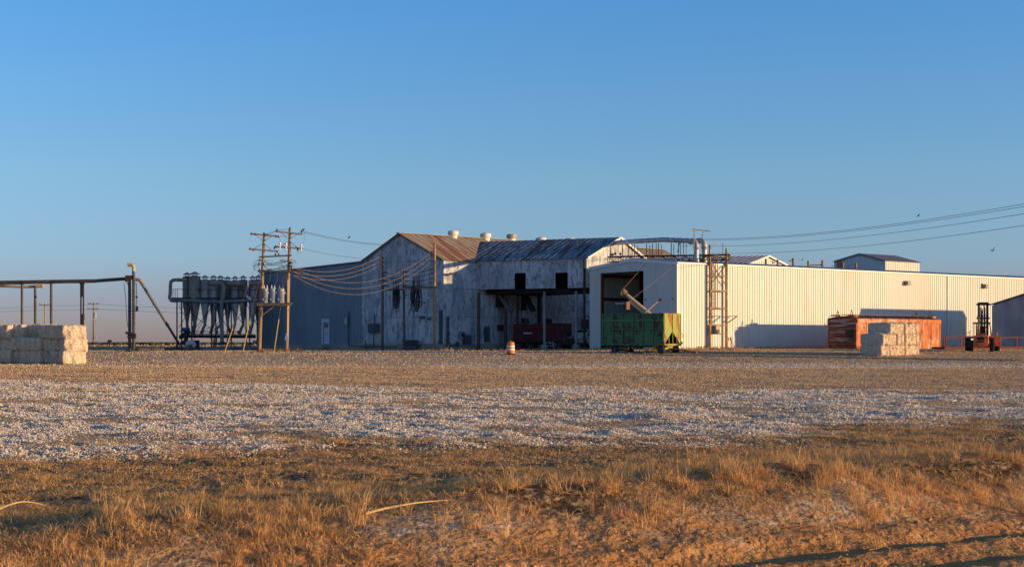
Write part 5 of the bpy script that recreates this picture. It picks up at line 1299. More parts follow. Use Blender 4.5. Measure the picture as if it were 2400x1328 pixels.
for x0, x1, z1, nm in ((-.40, -.24, 3.72, "mast_rail"), (.22, .40, 3.72, "mast_rail"), (-.22, -.12, 3.55, "inner_rail"), (.08, .18, 3.55, "inner_rail")):
    b = MB(); b.box(((x0 + x1) / 2 + .05, my + (.0 if 'mast' in nm else .1), (z1 + .3) / 2), (x1 - x0, .22, z1 - .3)); b.build(nm, M['mast'], fk, False)
for z_, wd_, th in ((3.78, 1.02, .16), (2.66, 1.0, .14), (2.86, .9, .06), (.6, .95, .2)):
    b = MB(); b.box((.05, my - .05, z_), (wd_, .34, th)); b.build("mast_crossbeam", M['mast'], fk, False)
b = MB(); b.box((.05, my, 3.9), (.78, .3, .1)); b.build("mast_cap", M['mast'], fk, False)
b = MB()
b.tube([(-.02, my - .1, .8), (-.02, my - .1, 3.3)], .05, 8); b.tube([(.12, my - .1, .8), (.12, my - .1, 3.7)], .035, 8)
b.lathe([(.11, -.04), (.13, 0), (.11, .04)], (.0, my - .12, 3.3), 12, (1, 0, 0)); b.build("lift_cylinder", M['grey_box'], fk, False)
b = MB()
for s_ in (-1, 1): b.tube([(s_ * .1 + .05, my - .15, 2.6), (s_ * .32 + .05, my - .25, 2.2), (s_ * .12 + .05, my - .2, 1.7)], .022, 5)
b.build("hydraulic_hose", M['rubber'], fk, False)
b = MB(); b.box((.05, my + .35, 1.0), (1.3, .12, .5))
for s_ in (-.4, .45): b.beam((s_, my + .4, .5), (s_, my + 1.6, .42), .14, .06)
b.build("fork_carriage", M['mast'], fk, False)
b = MB(); gz_ = 2.20
for x_ in (-.62, .62): b.beam((x_ if x_ < 0 else .58, -.35, gz_), (x_ if x_ < 0 else .58, 1.2, gz_ + .1), .09, .09)
for k in range(7): b.beam((-.62, -.35 + k * .25, gz_ + k * .016), (.58, -.35 + k * .25, gz_ + k * .016), .05, .05)
b.build("overhead_guard", M['mast'], fk, False)
for x_, y0_, y1_ in ((-.58, -.35, -.4), (-.38, -.3, -.35), (.58, 1.1, 1.5), (.42, .9, 1.1)):
    b = MB(); b.beam((x_, y0_, gz_), (x_ + (.12 if x_ > .5 else 0), y1_, 1.2), .07, .07); b.build("guard_post", M['mast'], fk, False)
b = MB(); b.tube([(-.2, -1.3, 1.2), (-.2, -1.3, 2.1), (-.18, -1.3, 2.6), (-.24, -1.3, 2.72), (-.32, -1.3, 2.74)], [.06, .06, .05, .05, .05], 8); b.tube([(-.2, -1.3, 1.5), (-.2, -1.3, 2.0)], .10, 10)
b.build("exhaust_pipe", M['rust_steel'], fk, False)
b = MB(); b.tube([(-.36, -1.4, 1.25), (-.3, -1.4, 1.6), (-.22, -1.42, 1.9)], .03, 5); b.tube([(-.28, -1.45, 1.25), (-.12, -1.45, 1.7)], .03, 5); b.box((-.3, -1.4, 1.35), (.18, .16, .22)); b.build("hose_bundle", M['rust_steel'], fk, False)
b = MB(); b.tube([(-.9, -.2, 1.2), (-.9, -.2, 1.6), (-.72, -.2, 1.6), (-.72, -.2, 1.2)], .02, 5); b.build("hand_rail", M['mast'], fk, False)

# red pipe rail behind the forklift
fq = V(X(2330, 121), 121, 0)
fn = thing("red_pipe_rail", "low red pipe rail with base beam running behind the forklift", "rail fence", (fq.x, fq.y, G(fq.x, fq.y)))
zb = G(fq.x, fq.y)
pL, pR = P(2213, 0, 119.0), P(2480, 0, 121.5)
pL.z = pR.z = zb
rdir = (pR - pL).normalized()
MB().beam(pL + UP * .98, pR + UP * 1.0, .09, .09).build("top_rail", M['red_frame'], fn)
MB().beam(pL + UP * .10, pR + UP * .12, .16, .22).build("base_beam", M['red_frame'], fn)
for px in (2213, 2217.5, 2252, 2260, 2345, 2383, 2440):
    u = on_line(px, pL, rdir); q = pL + rdir * u
    MB().beam(q, q + UP * .98, .10, .10, rdir).build("post", M['red_frame'], fn)
MB().beam(pL + d2 * 1.2 + UP * .1, pL + UP * .1, .14, .18).build("base_beam", M['red_frame'], fn)

# ------------------------------------------------------------------ pole structure with transformers
PD = 115.0
def pz(px, py, d=PD): return P(px, py, d)
lb_ = pz(607.5, 824); lt_ = pz(619.2, 545); rb2 = pz(671, 824); rt_ = pz(679.6, 536)
hf = thing("transformer_pole_structure", "two tall leaning wooden power poles tied by beams and a transformer platform", "power pole", tuple(lb_.lerp(rb2, .5)))
for a, b_, nm in ((lb_, lt_, 0), (rb2, rt_, 1)):
    MB().tube([a - (b_ - a).normalized() * .6, a, a.lerp(b_, .5), b_], [.165, .16, .135, .105], 12).build("pole", M['wood_pole'], hf, True, True)
def arm(x0, y0, x1, y1, off=-.12, w=.10, h=.12, mat='wood_pole', nm="crossarm", d=PD):
    o = MB().beam(pz(x0, y0, d) + V(0, off, 0), pz(x1, y1, d) + V(0, off, 0), w, h).build(nm, M[mat], hf); return o
arms = [arm(587, 547.8, 654.3, 554.3), arm(583.5, 583.3, 652.7, 589.2), arm(646.5, 542.6, 709.6, 549.2), arm(645, 578, 710.5, 582.6)]
bc_ = MB()
for x0, y0, x1, y1 in ((601, 551, 616, 564.5), (637, 554, 621, 565), (598, 582, 615, 571), (636, 585, 620.5, 571), (660, 546, 674.5, 559.5), (697, 549, 682.5, 559), (661, 576, 675, 566), (697, 580.5, 681, 567)):
    bc_.beam(pz(x0, y0) + V(0, -.14, 0), pz(x1, y1) + V(0, -.12, 0), .045, .05)
build_each(bc_, "arm_brace", M['wood_pole'], hf)
arm(608.5, 602.4, 684.5, 598.5, -.16, .1, .13, 'wood_grey', "tie_beam"); arm(605, 636.5, 676, 634.5, -.16, .1, .11, 'wood_grey', "tie_beam"); arm(605.5, 644.2, 616, 644.8, -.16, .1, .1, 'wood_grey', "tie_beam")
pfm = MB(); pfm.beam(pz(604, 713.5) + V(0, -.35, 0), pz(683, 712.5) + V(0, -.35, 0), .14, .22); pfm.beam(pz(604, 713.5) + V(0, .45, 0), pz(680, 712.5) + V(0, .45, 0), .14, .22)
for k in range(8): c = pz(606 + k * 10.4, 710.2); pfm.beam(c + V(0, -.5, 0), c + V(0, .55, 0), .30, .05)
pfm.build("platform", M['wood_grey'], hf)
MB().beam(pz(612, 741.5) + V(0, -.18, 0), pz(642, 719) + V(0, -.3, 0), .06, .07).build("platform_brace", M['wood_pole'], hf)
ins = MB()
def insul(px, py, up=True, r=.075, h=.2, off=-.12): 
    c = pz(px, py) + V(0, off, 0)
    ins.lathe([(r * .5, -h * .5), (r, -h * .35), (r * .55, -h * .1), (r, .05 * h), (r * .55, h * .25), (r * .8, h * .4), (.01, h * .5)], c, 10)
for px, py in ((590, 548), (598.5, 549), (621, 549.8), (627, 551), (647, 553.5), (653, 554.5), (587, 583), (594, 585.5), (650, 589.5), (643.5, 581), (646, 578), (698, 585.5), (707, 543.5), (649.5, 539), (680.2, 535), (646, 596), (653.5, 596)):
    insul(px, py)
build_each(ins, "insulator", M['ceramic_dark'], hf)
for px, y0, y1 in ((657, 571, 587), (671.3, 572, 587.5), (707, 575, 590)):
    c = MB(); a = pz(px, y0) + V(0, -.2, 0); b_ = pz(px - .5, y1) + V(0, -.25, 0)
    c.lathe([(.05, -.12), (.085, -.06), (.085, .06), (.05, .12)], a, 10); c.tube([a, a.lerp(b_, .5), b_], [.05, .07, .04], 8)
    c.build("fuse_cutout", M['ceramic'], hf)
lp_ = MB()
for k in range(22):
    xl = random.uniform(608, 622); xr = random.uniform(664, 684); yl = random.choice((610, 621, 633)) + random.uniform(-2, 2); yr = random.choice((608, 620, 630)) + random.uniform(-2, 2); o_ = random.uniform(-.3, .2); sg = random.uniform(1, 7)
    if k < 9: a, b_ = (xl, yl), (xr, yr)
    elif k < 16: a, b_ = (xl, yl), (xl + random.uniform(12, 30), yl + random.uniform(0, 16))
    else: a, b_ = (xr - random.uniform(8, 20), yr + random.uniform(-3, 14)), (xr, yr)
    lp_.tube([pz(a[0] + (b_[0] - a[0]) * j / 10, a[1] + (b_[1] - a[1]) * j / 10 + sg * math.sin(j / 10 * 3.14)) + V(0, -.15 + o_, 0) for j in range(11)], .018, 4)
for cx_, cy_, rx, ry in ((607, 619, 12, 8), (601, 625, 6, 6), (606, 628, 11, 7), (690, 618, 5, 5), (665, 617, 5, 7), (688, 613, 5, 4), (660, 628, 6, 5)):
    lp_.tube([pz(cx_ + rx * math.cos(j / 9 * 5.2 + 1.2), cy_ + ry * math.sin(j / 9 * 5.2 + 1.2)) + V(0, -.2, 0) for j in range(10)], .018, 4)
build_each(lp_, "cable_loop", M['cable'], hf)
dpw = MB()
for x0, y0, x1, y1, bow in ((636, 634, 628.5, 668, 2), (650, 638, 644.5, 668, 4), (668, 644, 662.5, 668, -2), (670, 644, 664.5, 668, 4), (654, 555, 657, 571, 2), (714, 545, 708, 576, 4), (709, 588, 696, 594, 3), (620, 636, 624, 668, -2)):
    dpw.tube([pz(x0 + (x1 - x0) * j / 8 + bow * math.sin(j / 8 * 3.14), y0 + (y1 - y0) * j / 8) + V(0, -.2, 0) for j in range(9)], .013, 4)
build_each(dpw, "drop_wire", M['cable_tan'], hf)
rk_ = MB()
for px, yy in ((609.5, 609.5), (608, 618), (609, 633), (682, 616), (683, 624), (684, 630), (684.5, 636)):
    c = pz(px, yy); rk_.lathe([(.06, -.1), (.09, -.02), (.05, 0), (.09, .02), (.06, .1)], c + V(0, -.18, 0), 8); rk_.beam(c + V(0, -.18, 0), c + V(.2, -.05, 0), .04)
rk_.build("spool_rack", M['ceramic_dark'], hf)
cd = MB(); cd.tube([pz(674.5, 655) + V(.02, -.17, 0), pz(673.5, 784) + V(.02, -.19, 0)], .05, 8); o = cd.build("conduit", M['tan_steel'], hf)
m_ = MB(); m_.box(pz(673.6, 789.5) + V(0, -.24, 0), (.27, .16, .52)); m_.lathe([(.09, 0), (.09, .06), (.05, .1)], pz(673.6, 785.5) + V(0, -.32, 0), 12, (0, -1, 0)); m_.build("meter_box", M['xfmr'], hf)
st_ = MB()
for k in range(5): c = pz(607.8, 740 + k * 8); 
b_ = MB(); b_.lathe([(.2, -.03), (.2, .03)], pz(610.5, 727.5), 12); b_.lathe([(.14, -.03), (.14, .03)], pz(676, 725.5), 12); build_each(b_, "pole_band", M['black_steel'], hf)
for i, (px, wpx) in enumerate(((622.5, 13.5), (640.2, 13.5), (659.5, 16))):
    c = pz(px, 711.2); r = wpx * PD / F / 2 * 1.08
    t = thing("transformer", ["pale grey transformer can on the pole platform, nearest the left pole", "pale grey transformer can in the middle of the pole platform", "larger pale transformer can with brightly lit right side, next to the right pole"][i], "transformer", tuple(c), 0, "transformers on the pole platform")
    h = 1.12
    MB().lathe([(r * .94, 0), (r, .04), (r, h), (r * 1.06, h), (r * 1.06, h + .05), (r * .8, h + .10), (.05, h + .14)], (0, 0, 0), 20).build("tank", M['xfmr'], t, False, True)
    for s_ in (-.5, .45):
        MB().lathe([(.05, 0), (.07, .05), (.04, .1), (.065, .15), (.035, .2), (.03, .3)], (s_ * r, 0, h + .08), 8).build("bushing", M['ceramic'], t, False)
    b = MB(); b.box((r * .98, -.1, h * .76), (.16, .2, .16)); b.box((0, -r, .12), (.1, .06, .06)); b.box((-r * .6, -r * .85, h * .3), (.1, .08, .12)); b.build("lug", M['ceramic'], t, False)
    fn_ = MB()
    for k in range(7): a = -2.4 + k * .28; fn_.box((math.cos(a) * r * 1.02, math.sin(a) * r * 1.02, h * .5), (.03, .03, h * .8), a)
    fn_.build("cooling_fin", M['xfmr'], t, False)
glab = ["guy wire with yellow guard running down from the left power pole past the cyclones, leftmost", "second guy wire with yellow guard between the cyclones and the left power pole", "guy wire with pale yellow guard from the transformer platform to the ground"]
for i, (x0, y0, xm, ym, x1, y1) in enumerate(((610.5, 588, 545.5, 769, 527, 823), (612, 640, 585, 752, 570, 821), (658.5, 713, 653.5, 747.5, 643, 820))):
    d1_ = PD - 1.0
    p0, pm_, p1 = pz(x0, y0) , P(xm, ym, PD - .6 if i < 2 else PD - .7), P(x1, y1, d1_)
    t = thing("guy_wire", glab[i], "guy wire", (p1.x, p1.y, p1.z), 0, "guy wires of the power poles")
    MB().tube([p0, pm_, p1], .010, 5).build("strand", M['cable_tan'], t)
    MB().tube([pm_, p1], .038, 8).build("guard", M['yellow'], t)

# ------------------------------------------------------------------ three service poles before the gable
sp = {}
for nm, px, yt, yb, d, r, mat, lab in (("L", 897, 593, 822, 125.3, .125, 'wood_pole_dark', "dark wooden service pole on the left before the gable wall, with white-tipped cables arriving"), ("M", 946, 632, 819, 125.3, .11, 'wood_pole_dark', "shortest dark service pole between the two hanging cable coils"), ("R", 1018.5, 571, 820, 124.2, .13, 'wood_pole', "tallest service pole with sunlit top right of the cable coils")):
    b0 = P(px - .5 if nm != "M" else px + 2, yb, d); t0 = P(px, yt, d); b0.z = G(b0.x, b0.y)
    t = thing("service_pole", lab, "service pole", tuple(b0), 0, "service poles before the gable wall")
    MB().tube([b0 - UP * .4, b0, b0.lerp(t0, .5), t0], [r * 1.1, r * 1.05, r * .95, r * .8], 12).build("pole", M[mat], t, True, True)
    ib = MB()
    ys = {"L": (599.5, 610, 620.5, 638.5, 647, 658, 669.5), "M": (636.5, 647, 658, 669.5), "R": (590, 600.5, 611, 631, 641, 652, 663)}[nm]
    for yy in ys:
        for s_ in ((-1, 1) if nm == "M" else ((-1,) if nm == "R" or yy < 630 else (1,))):
            c = P(px, yy, d) + V(s_ * .22, -.1, 0); ib.beam(c, c - V(s_ * .2, -.05, 0), .04); ib.lathe([(.05, -.09), (.085, -.03), (.045, 0), (.085, .03), (.05, .09)], c, 8)
    ib.build("spool_insulator", M['ceramic_dark'], t); sp[nm] = (px, d, t)
b_ = MB().beam(P(889, 679.8, 125.3) + V(0, -.16, 0), P(952, 678.5, 125.3) + V(0, -.16, 0), .1, .14); tag(b_.build("wood_beam", M['wood_grey']), "wooden beam tying the left and short service poles, above the smaller coil", "beam")
b_ = MB().beam(P(944, 673.6, 125.3) + V(0, -.16, 0), P(1025, 672.8, 124.2) + V(0, -.16, 0), .1, .14); tag(b_.build("wood_beam", M['wood_grey']), "wooden beam tying the short and tall service poles, above the larger coil", "beam")
for (n0, n1_, lst, lab) in (("L", "M", ((638.5, 636.5), (647, 647), (658, 658), (669.5, 669.5)), "dark cable sagging between the left and short service poles"), ("M", "R", ((636.5, 631), (647, 641), (658, 652), (669.5, 663)), "dark cable sagging between the short and tall service poles")):
    for ya, yb in lst:
        a = P(sp[n0][0], ya, sp[n0][1]) + V(.3, -.1, 0); b_ = P(sp[n1_][0], yb, sp[n1_][1]) + V(-.3, -.1, 0)
        cable("span_cable", [a, b_], .024, 'cable', lab, "cable", .16, 10, lab.replace("dark cable sagging", "cables"))
for i, (cx_, yt, yb, hw, n_, d, lab) in enumerate(((928.5, 680, 731, 11, 22, 125.0, "narrow black cable coil hanging from the beam left of the short pole"), (973.5, 674, 732, 21, 26, 124.6, "wide black cable coil hanging in loops from the beam right of the short pole"))):
    b = MB()
    for k in range(n_):
        w_ = hw * random.uniform(.25, 1.0); c = cx_ + random.uniform(-.35, .35) * hw; bt_ = yb - random.uniform(0, 14) - (0 if random.random() < .6 else 14); tp = yt - random.uniform(-2, 30 if k % 3 == 0 else 6); o_ = random.uniform(-.25, .25); tw_ = random.uniform(-.3, .3)
        pts = []
        for j in range(15):
            u = j / 14; a = math.pi * u
            xx = c - w_ * math.cos(a) * (.45 + .55 * math.sin(a) ** .7) ; yy = tp + (bt_ - tp) * math.sin(a) ** .55
            pts.append(P(xx, yy, d + o_ + tw_ * (u - .5)))
        b.tube(pts, random.uniform(.016, .026), 4)
    for k in range(5): x_ = cx_ + random.uniform(-.4, .4) * hw; b.tube([P(x_, yt - random.uniform(20, 38), d), P(x_ + 2, yt, d + .1), P(x_ + random.uniform(-3, 3), yt + 25, d)], .02, 4)
    if i == 0: b.tube([P(928, 725, d), P(929.5, 735, d), P(929, 746, d)], .02, 4)
    else:
        for x_ in (988, 994.5): b.box(P(x_, 709, d), (.16, .12, .14))
    tag(b.build("cable_coil", M['cable']), lab, "cable coil", "cable coils on the service poles")
b = MB()
for x0, y0, x1, y1, bow in ((1012, 592, 1008, 628, -5), (1012, 602, 1005, 645, -4), (1011, 612, 1009, 663, -3), (1014, 615, 1010, 650, 5)):
    b.tube([P(x0 + (x1 - x0) * j / 8 + bow * math.sin(j / 8 * 3.14), y0 + (y1 - y0) * j / 8, 124.0) for j in range(9)], .018, 4)
b.tube([P(1020, 655, 124.2), P(1034, 663, 126)], .02, 4)
tag(b.build("jumper_cable", M['cable']), "dark jumper cables looping down beside the tall service pole's top", "cable")
b = MB()
for x0, y0, x1, y1 in ((884, 606, 896, 660), (884, 618, 894, 655), (882, 628, 890, 664)):
    b.tube([P(x0 - 4, y0 + 1, 125.1), P(x0 + 2, y0 + 2, 125.1), P(x0 + (x1 - x0) * .6, y0 + 12, 125.1), P(x0 + 5, y0 + 35, 125.1), P(x1 - 6, y1 + 8, 125.1), P(x1, y1 + 12, 125.1)], .022, 4)
b.tube([P(902 + 6 * math.sin(j / 8 * 3.1), 612 + j * 4, 125.2) for j in range(9)], .018, 4)
tag(b.build("jumper_cable", M['cable']), "black jumper loops hanging left of the left service pole", "cable")
for k, (ya, yb) in enumerate(((627, 600), (637, 610.5), (645.5, 621))):
    cable("service_cable", [pz(691, ya) + V(0, -.2, 0), P(893, yb, 125.3)], .018, 'cable_tan', "pale sagging service cable of the upper three, reaching the left service pole", "cable", .78, 16, "upper service cables")
for k, (ya, yb, sg) in enumerate(((627, 590, 1.9), (636, 600.5, 2.05), (645, 611, 2.2))):
    cable("service_cable", [pz(688, ya) + V(0, -.3, 0), P(1013, yb, 124.2)], .018, 'cable_tan', "tan service cable of the lower three, sagging deep and reaching the tall service pole", "cable", sg, 22, "lower service cables")

# ------------------------------------------------------------------ power lines
def line(px0, py0, D0, px1, py1, D1, sag, label, r=.016, grp=None):
    return cable("power_line", [P(px0, py0, D0), P(px1, py1, D1)], r, 'wire', label, "power line", sag, 22, grp)
op = V(X(2660, 75), 75, 0)
for y0, y1, sg in ((559, 430, .95), (562, 438, .9)): line(1600, y0, 165, 2660, y1, 78, sg, "upper pair of thin power lines rising to the right edge of the sky", .016, "upper pair of lines")
line(1600, 576, 165, 2660, 456, 78, .9, "middle single power line rising to the right above the white warehouse roof", .016)
line(1650, 593, 160, 2660, 486, 78, .8, "lowest thin power line rising to the right beyond the ladder tower", .016)
for y0, y1 in ((541, 571), (544, 572)): line(709, y0, 115, 985, y1, 160, .5, "thin power lines running from the right power pole's top behind the gin roof", .014, "lines behind the gin roof")
line(709, 583, 115, 985, 604, 160, .5, "single thin power line from the lower crossarm toward the gin roof", .014)
for x0, y0, x1, y1 in ((621, 548, 649, 539), (621, 551, 648, 541), (649.5, 539, 680, 535), (654, 554, 680, 549)): line(x0, y0, 114.8, x1, y1, 114.8, .05, "short jumper wire between the tops of the two power poles", .012, "jumper wires of the power poles")
for y0 in (641, 644): line(2250, y0 + 1, 400, 2600, y0 + 2, 380, .4, "distant power line low over the warehouse roof at the right edge", .035, "distant lines at the right")
for y0, y1, y2 in ((722, 713.5, 712), (728, 724, 723)):
    line(-60, y0, 300, 105, y1 + 1, 330, .3, "distant power line between far poles at the left", .03, "distant lines at the left"); line(105, y1 + 1, 330, 219, y2, 345, .3, "distant power line between far poles at the left", .03, "distant lines at the left"); line(219, y2, 345, 800, y2 + 12, 330, .6, "distant power line between far poles at the left", .03, "distant lines at the left")
# far utility poles
for px, yt, yb, d, arms_, lab, eq in ((105, 711, 806, 330, ((92, 714.5, 116, 715.5),), "distant thin power pole with one crossarm, seen between the rack posts", False), (219, 708, 807, 345, ((206, 712, 231, 712.5), (205, 724, 230, 725)), "distant power pole with two crossarms and a transformer, left of the dark pipe tower", True)):
    b0, t0 = P(px, yb, d), P(px, yt, d); b0.z = .9
    t = thing("utility_pole", lab, "power pole", tuple(b0), 0, "distant power poles")
    MB().tube([b0, t0], [.2, .14], 8).build("pole", M['wood_pole'], t)
    for a in arms_:
        MB().beam(P(a[0], a[1], d - .3), P(a[2], a[3], d - .3), .14, .16).build("crossarm", M['wood_pole'], t)
        b = MB()
        for u in (.03, .2, .8, .97): c = P(a[0] + (a[2] - a[0]) * u, a[1] - 1.2, d - .3); b.lathe([(.08, -.15), (.12, 0), (.05, .15)], c, 6)
        build_each(b, "insulator", M['ceramic_dark'], t)
    if eq:
        c = P(223.5, 745, d - .5); MB().lathe([(.24, 0), (.26, 1.3), (.1, 1.45)], c, 10).build("transformer_can", M['xfmr'], t)
        MB().box(P(224, 791, d - .4), (.4, .3, .6)).build("meter_box", M['xfmr'], t); MB().beam(P(223, 799, d - .3), P(223, 748, d - .3), .12).build("conduit", M['tan_steel'], t)
c = P(257, 801, 620); c.z = 1.0
hb = MB(); hb.lathe([(.55, -.85), (.85, -.7), (.85, .7), (.55, .85)], c + UP * .7, 16, (1, 0, 0)); tag(hb.build("round_bale", M['rubber'], None, True, True), "tiny dark rounded shape on the far field horizon", "far bale")

# ------------------------------------------------------------------ cyclone dust collectors
CD = 140.0
def cz(py): return ZE + (HY - py) / F * CD
def cyc(cx_, yt, r, dd, spx, mat, lab, proto={}):
    r = r * 1.11
    c = V(X(cx_, CD) * (CD + dd) / CD, CD + dd, 0)
    zt, zc0, zc1, zs = cz(yt), cz(709), cz(757), cz(783)
    t = thing("cyclone", lab, "cyclone collector", (c.x, c.y, zs), 0, "row of cyclone collectors")
    MB().lathe([(r, zc0), (r * 1.02, zc0 + .02), (r * 1.02, zc0 + .08), (r, zc0 + .1), (r, (zc0 + zt) / 2), (r * 1.015, (zc0 + zt) / 2 + .03), (r, (zc0 + zt) / 2 + .06), (r, zt), (r * 1.03, zt), (r * 1.03, zt + .05)], c, 22).build("barrel", M[mat], t, True, True)
    MB().lathe([(r, zc0), (r * .3, zc1)][::-1], c, 22).build("cone", M[mat], t, True, True)
    sx_ = X(cx_ + spx, CD)
    MB().tube([c + UP * (zc1 + .1), c + UP * (zc1 - .15), V(c.x + (sx_ - X(cx_, CD)) * .75, CD, zs + .5), V(sx_, CD, zs)], [r * .31, r * .32, r * .34, r * .36], 12).build("spout", M[mat], t, True, True)
    st_ = MB(); st_.lathe([(r * .55, zt + .03), (r * .55, zt + .12)], c, 14); st_.build("neck", M['black_steel'], t)
    cp = MB(); cp.lathe([(r * .95, zt + .24), (r * .95, zt + .27), (.02, zt + .52)], c, 14)
    for k in range(4): a = .8 + k * 1.57; cp.beam(c + V(math.cos(a) * r * .5, math.sin(a) * r * .5, zt + .1), c + V(math.cos(a) * r * .55, math.sin(a) * r * .55, zt + .28), .03)
    cp.build("rain_cap", M['cyclone'], t)
cyl = [(438.5, 649, .40, .5, 6, 'cyclone_rust', "rust-brown cyclone at the left end of the row, partly behind the tall one"), (456.5, 648.5, .50, -.3, -5, 'cyclone_rust', "tall wide rust-brown cyclone second from the left"), (480.5, 657, .40, -.3, -9, 'cyclone', "grey cyclone third from the left, just right of the wide rusty one"), (500.5, 657, .40, -.3, -8, 'cyclone', "grey cyclone left of the central downpipe"), (517, 656.5, .40, .7, -9, 'cyclone_rust', "brown cyclone hidden behind the central downpipe"), (533.5, 658.5, .36, .7, 8, 'cyclone_rust', "dark cyclone just right of the central downpipe"), (551, 659, .36, -.3, -7, 'cyclone', "grey cyclone under the dark header duct"), (570, 657.5, .38, -.3, -9, 'cyclone_rust', "brown cyclone below the header duct's rusty elbow"), (592, 658, .36, -.3, -6, 'cyclone', "pale grey cyclone left of the power pole"), (604.5, 656, .38, .8, 5, 'cyclone_rust', "dark cyclone at the right end behind the power pole")]
for a in cyl: cyc(*a)
def ctube(pts, r, nm, mat, par, n=12, d=CD): return MB().tube([P(x, y, d) for x, y in pts], r, n).build(nm, M[mat], par, True, True)
mf = thing("air_manifold", "blue-grey air manifold looping down at its left end and running below the cyclone barrels", "air manifold", tuple(P(410, 705, CD - .8)))
ctube([(436, 656.5), (418, 655.5), (406, 656), (400.5, 660), (399.5, 668), (399, 690), (397, 694)], .17, "loop_duct", 'cyclone_rust', mf, 14, CD - .9)
ctube([(398, 692), (397.5, 698), (401, 703.5), (408, 705)], .17, "elbow", 'cyclone_rust', mf, 14, CD - .9)
ctube([(406, 704.2), (440, 704), (480, 706), (519, 707.2), (560, 704.5), (608, 702.5)], .175, "header_pipe", 'pipe_grey', mf, 14, CD - .9)
ctube([(519.5, 700), (519.5, 750), (520.5, 803)], .19, "downpipe", 'pipe_grey', mf, 14, CD - .95)
ctube([(492, 663.5), (505, 663), (514, 662.5), (521, 664.5), (524, 672), (523, 690), (520.5, 705)], .23, "upper_elbow", 'cyclone_rust', mf, 14, CD - 1.0)
ctube([(534, 664.5), (552, 664), (566, 664), (574, 668), (577, 678), (576, 692)], .26, "upper_duct", 'cyclone_rust', mf, 14, CD - 1.0)
ctube([(583, 665), (596, 663), (612, 662)], .2, "upper_duct", 'cyclone_rust', mf, 14, CD - .9)
MB().lathe([(.42, 0), (.36, .18), (.3, .3)], P(520.5, 808, CD - .95), 14).build("pipe_foot", M['black_steel'], mf)
ctube([(576, 688), (581, 697), (589, 702)], .13, "branch_duct", 'white_old', mf, 10, CD - 1.1)
fz = P(415, 815, CD); fz.z = G(fz.x, fz.y)
cf = thing("cyclone_scaffold", "dark braced steel frame with railed platform carrying the cyclones", "steel frame", tuple(fz))
for px in (419, 453.5, 500, 536.5, 580, 606):
    for dd in (-.75, 1.2):
        if px in (453.5,) and dd > 0: continue
        a = V(X(px, CD), CD + dd, .9); MB().beam(a, a + UP * (cz(703) - .9), .11, .11).build("leg", M['black_steel' if px != 536.5 else 'pipe_grey'], cf)
b = MB(); 
for dd in (-.75, 1.2): b.beam(V(X(404, CD), CD + dd, cz(699.5)), V(X(610, CD), CD + dd, cz(699.5)), .1, .16)
for k in range(24): x_ = X(404 + k * 8.9, CD); b.beam(V(x_, CD - .75, cz(698)), V(x_, CD + 1.2, cz(698)), .22, .04)
b.build("platform", M['black_steel'], cf)
b = MB()
b.beam(P(405, 677.5, CD - .8), P(608, 679.5, CD - .8), .05); 
for px in (405.5, 410.5, 415.5, 451, 490, 530, 570, 604): b.beam(P(px, 677.5, CD - .8), P(px, 698, CD - .8), .045)
b.beam(P(405, 677.5, CD + 1.2), P(440, 678, CD + 1.2), .05)
b.build("railing", M['black_steel'], cf)
for x0, y0, x1, y1 in ((419, 711, 500, 775), (453, 711, 419, 768), (453, 775, 500, 715), (500, 712, 453, 790), (500, 775, 536, 720), (500, 715, 536, 770), (536, 712, 580, 775), (580, 715, 536, 775), (580, 715, 606, 770), (606, 740, 580, 775), (450, 797, 500, 760), (485, 784, 500, 800), (530, 784, 543, 800), (548, 784, 536, 800), (419, 716, 433, 740)):
    MB().beam(P(x0, y0, CD - .72), P(x1, y1, CD - .72), .05, .05).build("brace", M['black_steel'], cf)
for k, (xx, yy) in enumerate(((419, 782), (580, 782))): pass
sc_ = thing("screw_conveyor", "dark horizontal screw conveyor trough under the cyclone spouts", "screw conveyor", tuple(P(520, 792, CD)))
b = MB(); b.beam(P(437, 787.5, CD), P(599, 788.5, CD), .4, .32); b.build("trough", M['black_steel'], sc_)
b = MB(); b.beam(P(420, 776.5, CD - .3), P(560, 777, CD - .3), .07); b.beam(P(440, 781.5, CD - .3), P(598, 783.5, CD - .3), .08); b.build("trough_rail", M['black_steel'], sc_)
for px in (438, 560, 580):
    MB().box(P(px, 777.5, CD), (.32, .32, .26)).build("spout_collar", M['cyclone_rust'], sc_)
MB().prism([P(590, 797, CD), P(602, 797, CD), P(597, 804, CD)], V(0, .4, 0)).build("outlet_hopper", M['xfmr'], sc_)
for px in (502, 507): MB().beam(P(px, 792, CD), P(px, 816, CD), .12).build("leg", M['black_steel'], sc_)
bl_ = thing("blower_fan", "white-topped round blower fan with blue motor on the ground under the first cyclones", "blower", tuple(P(446, 817, CD - 1)))
MB().lathe([(.1, -.3), (.45, -.28), (.48, 0), (.45, .28), (.1, .3)], P(447, 807.5, CD - 1), 20, (.2, 1, 0)).build("fan_casing", M['white_old'], bl_, True, True)
MB().beam(P(431, 817, CD - 1.2), P(452, 811, CD - 1.2), .42, .42).build("belt_guard", M['cyclone_rust'], bl_)
for px, py in ((422.5, 819), ):
    MB().lathe([(.05, -.3), (.25, -.28), (.27, .25), (.1, .35)], P(px, py, CD - 1.2), 14, (1, .2, 0)).build("motor", M['motor_blue'], bl_, True, True)
b = MB(); b.box(P(461.5, 806, CD - .6), (.42, .5, .8)); b.box(P(455, 819, CD - 1), (1.2, .8, .22)); b.box(P(436, 793, CD - .6), (.34, .4, 1.4)); b.build("frame", M['black_steel'], bl_)
gm_ = thing("gear_motor", "blue gear motor with belts on top of the trough's left end", "motor", tuple(P(435, 780, CD - .4)))
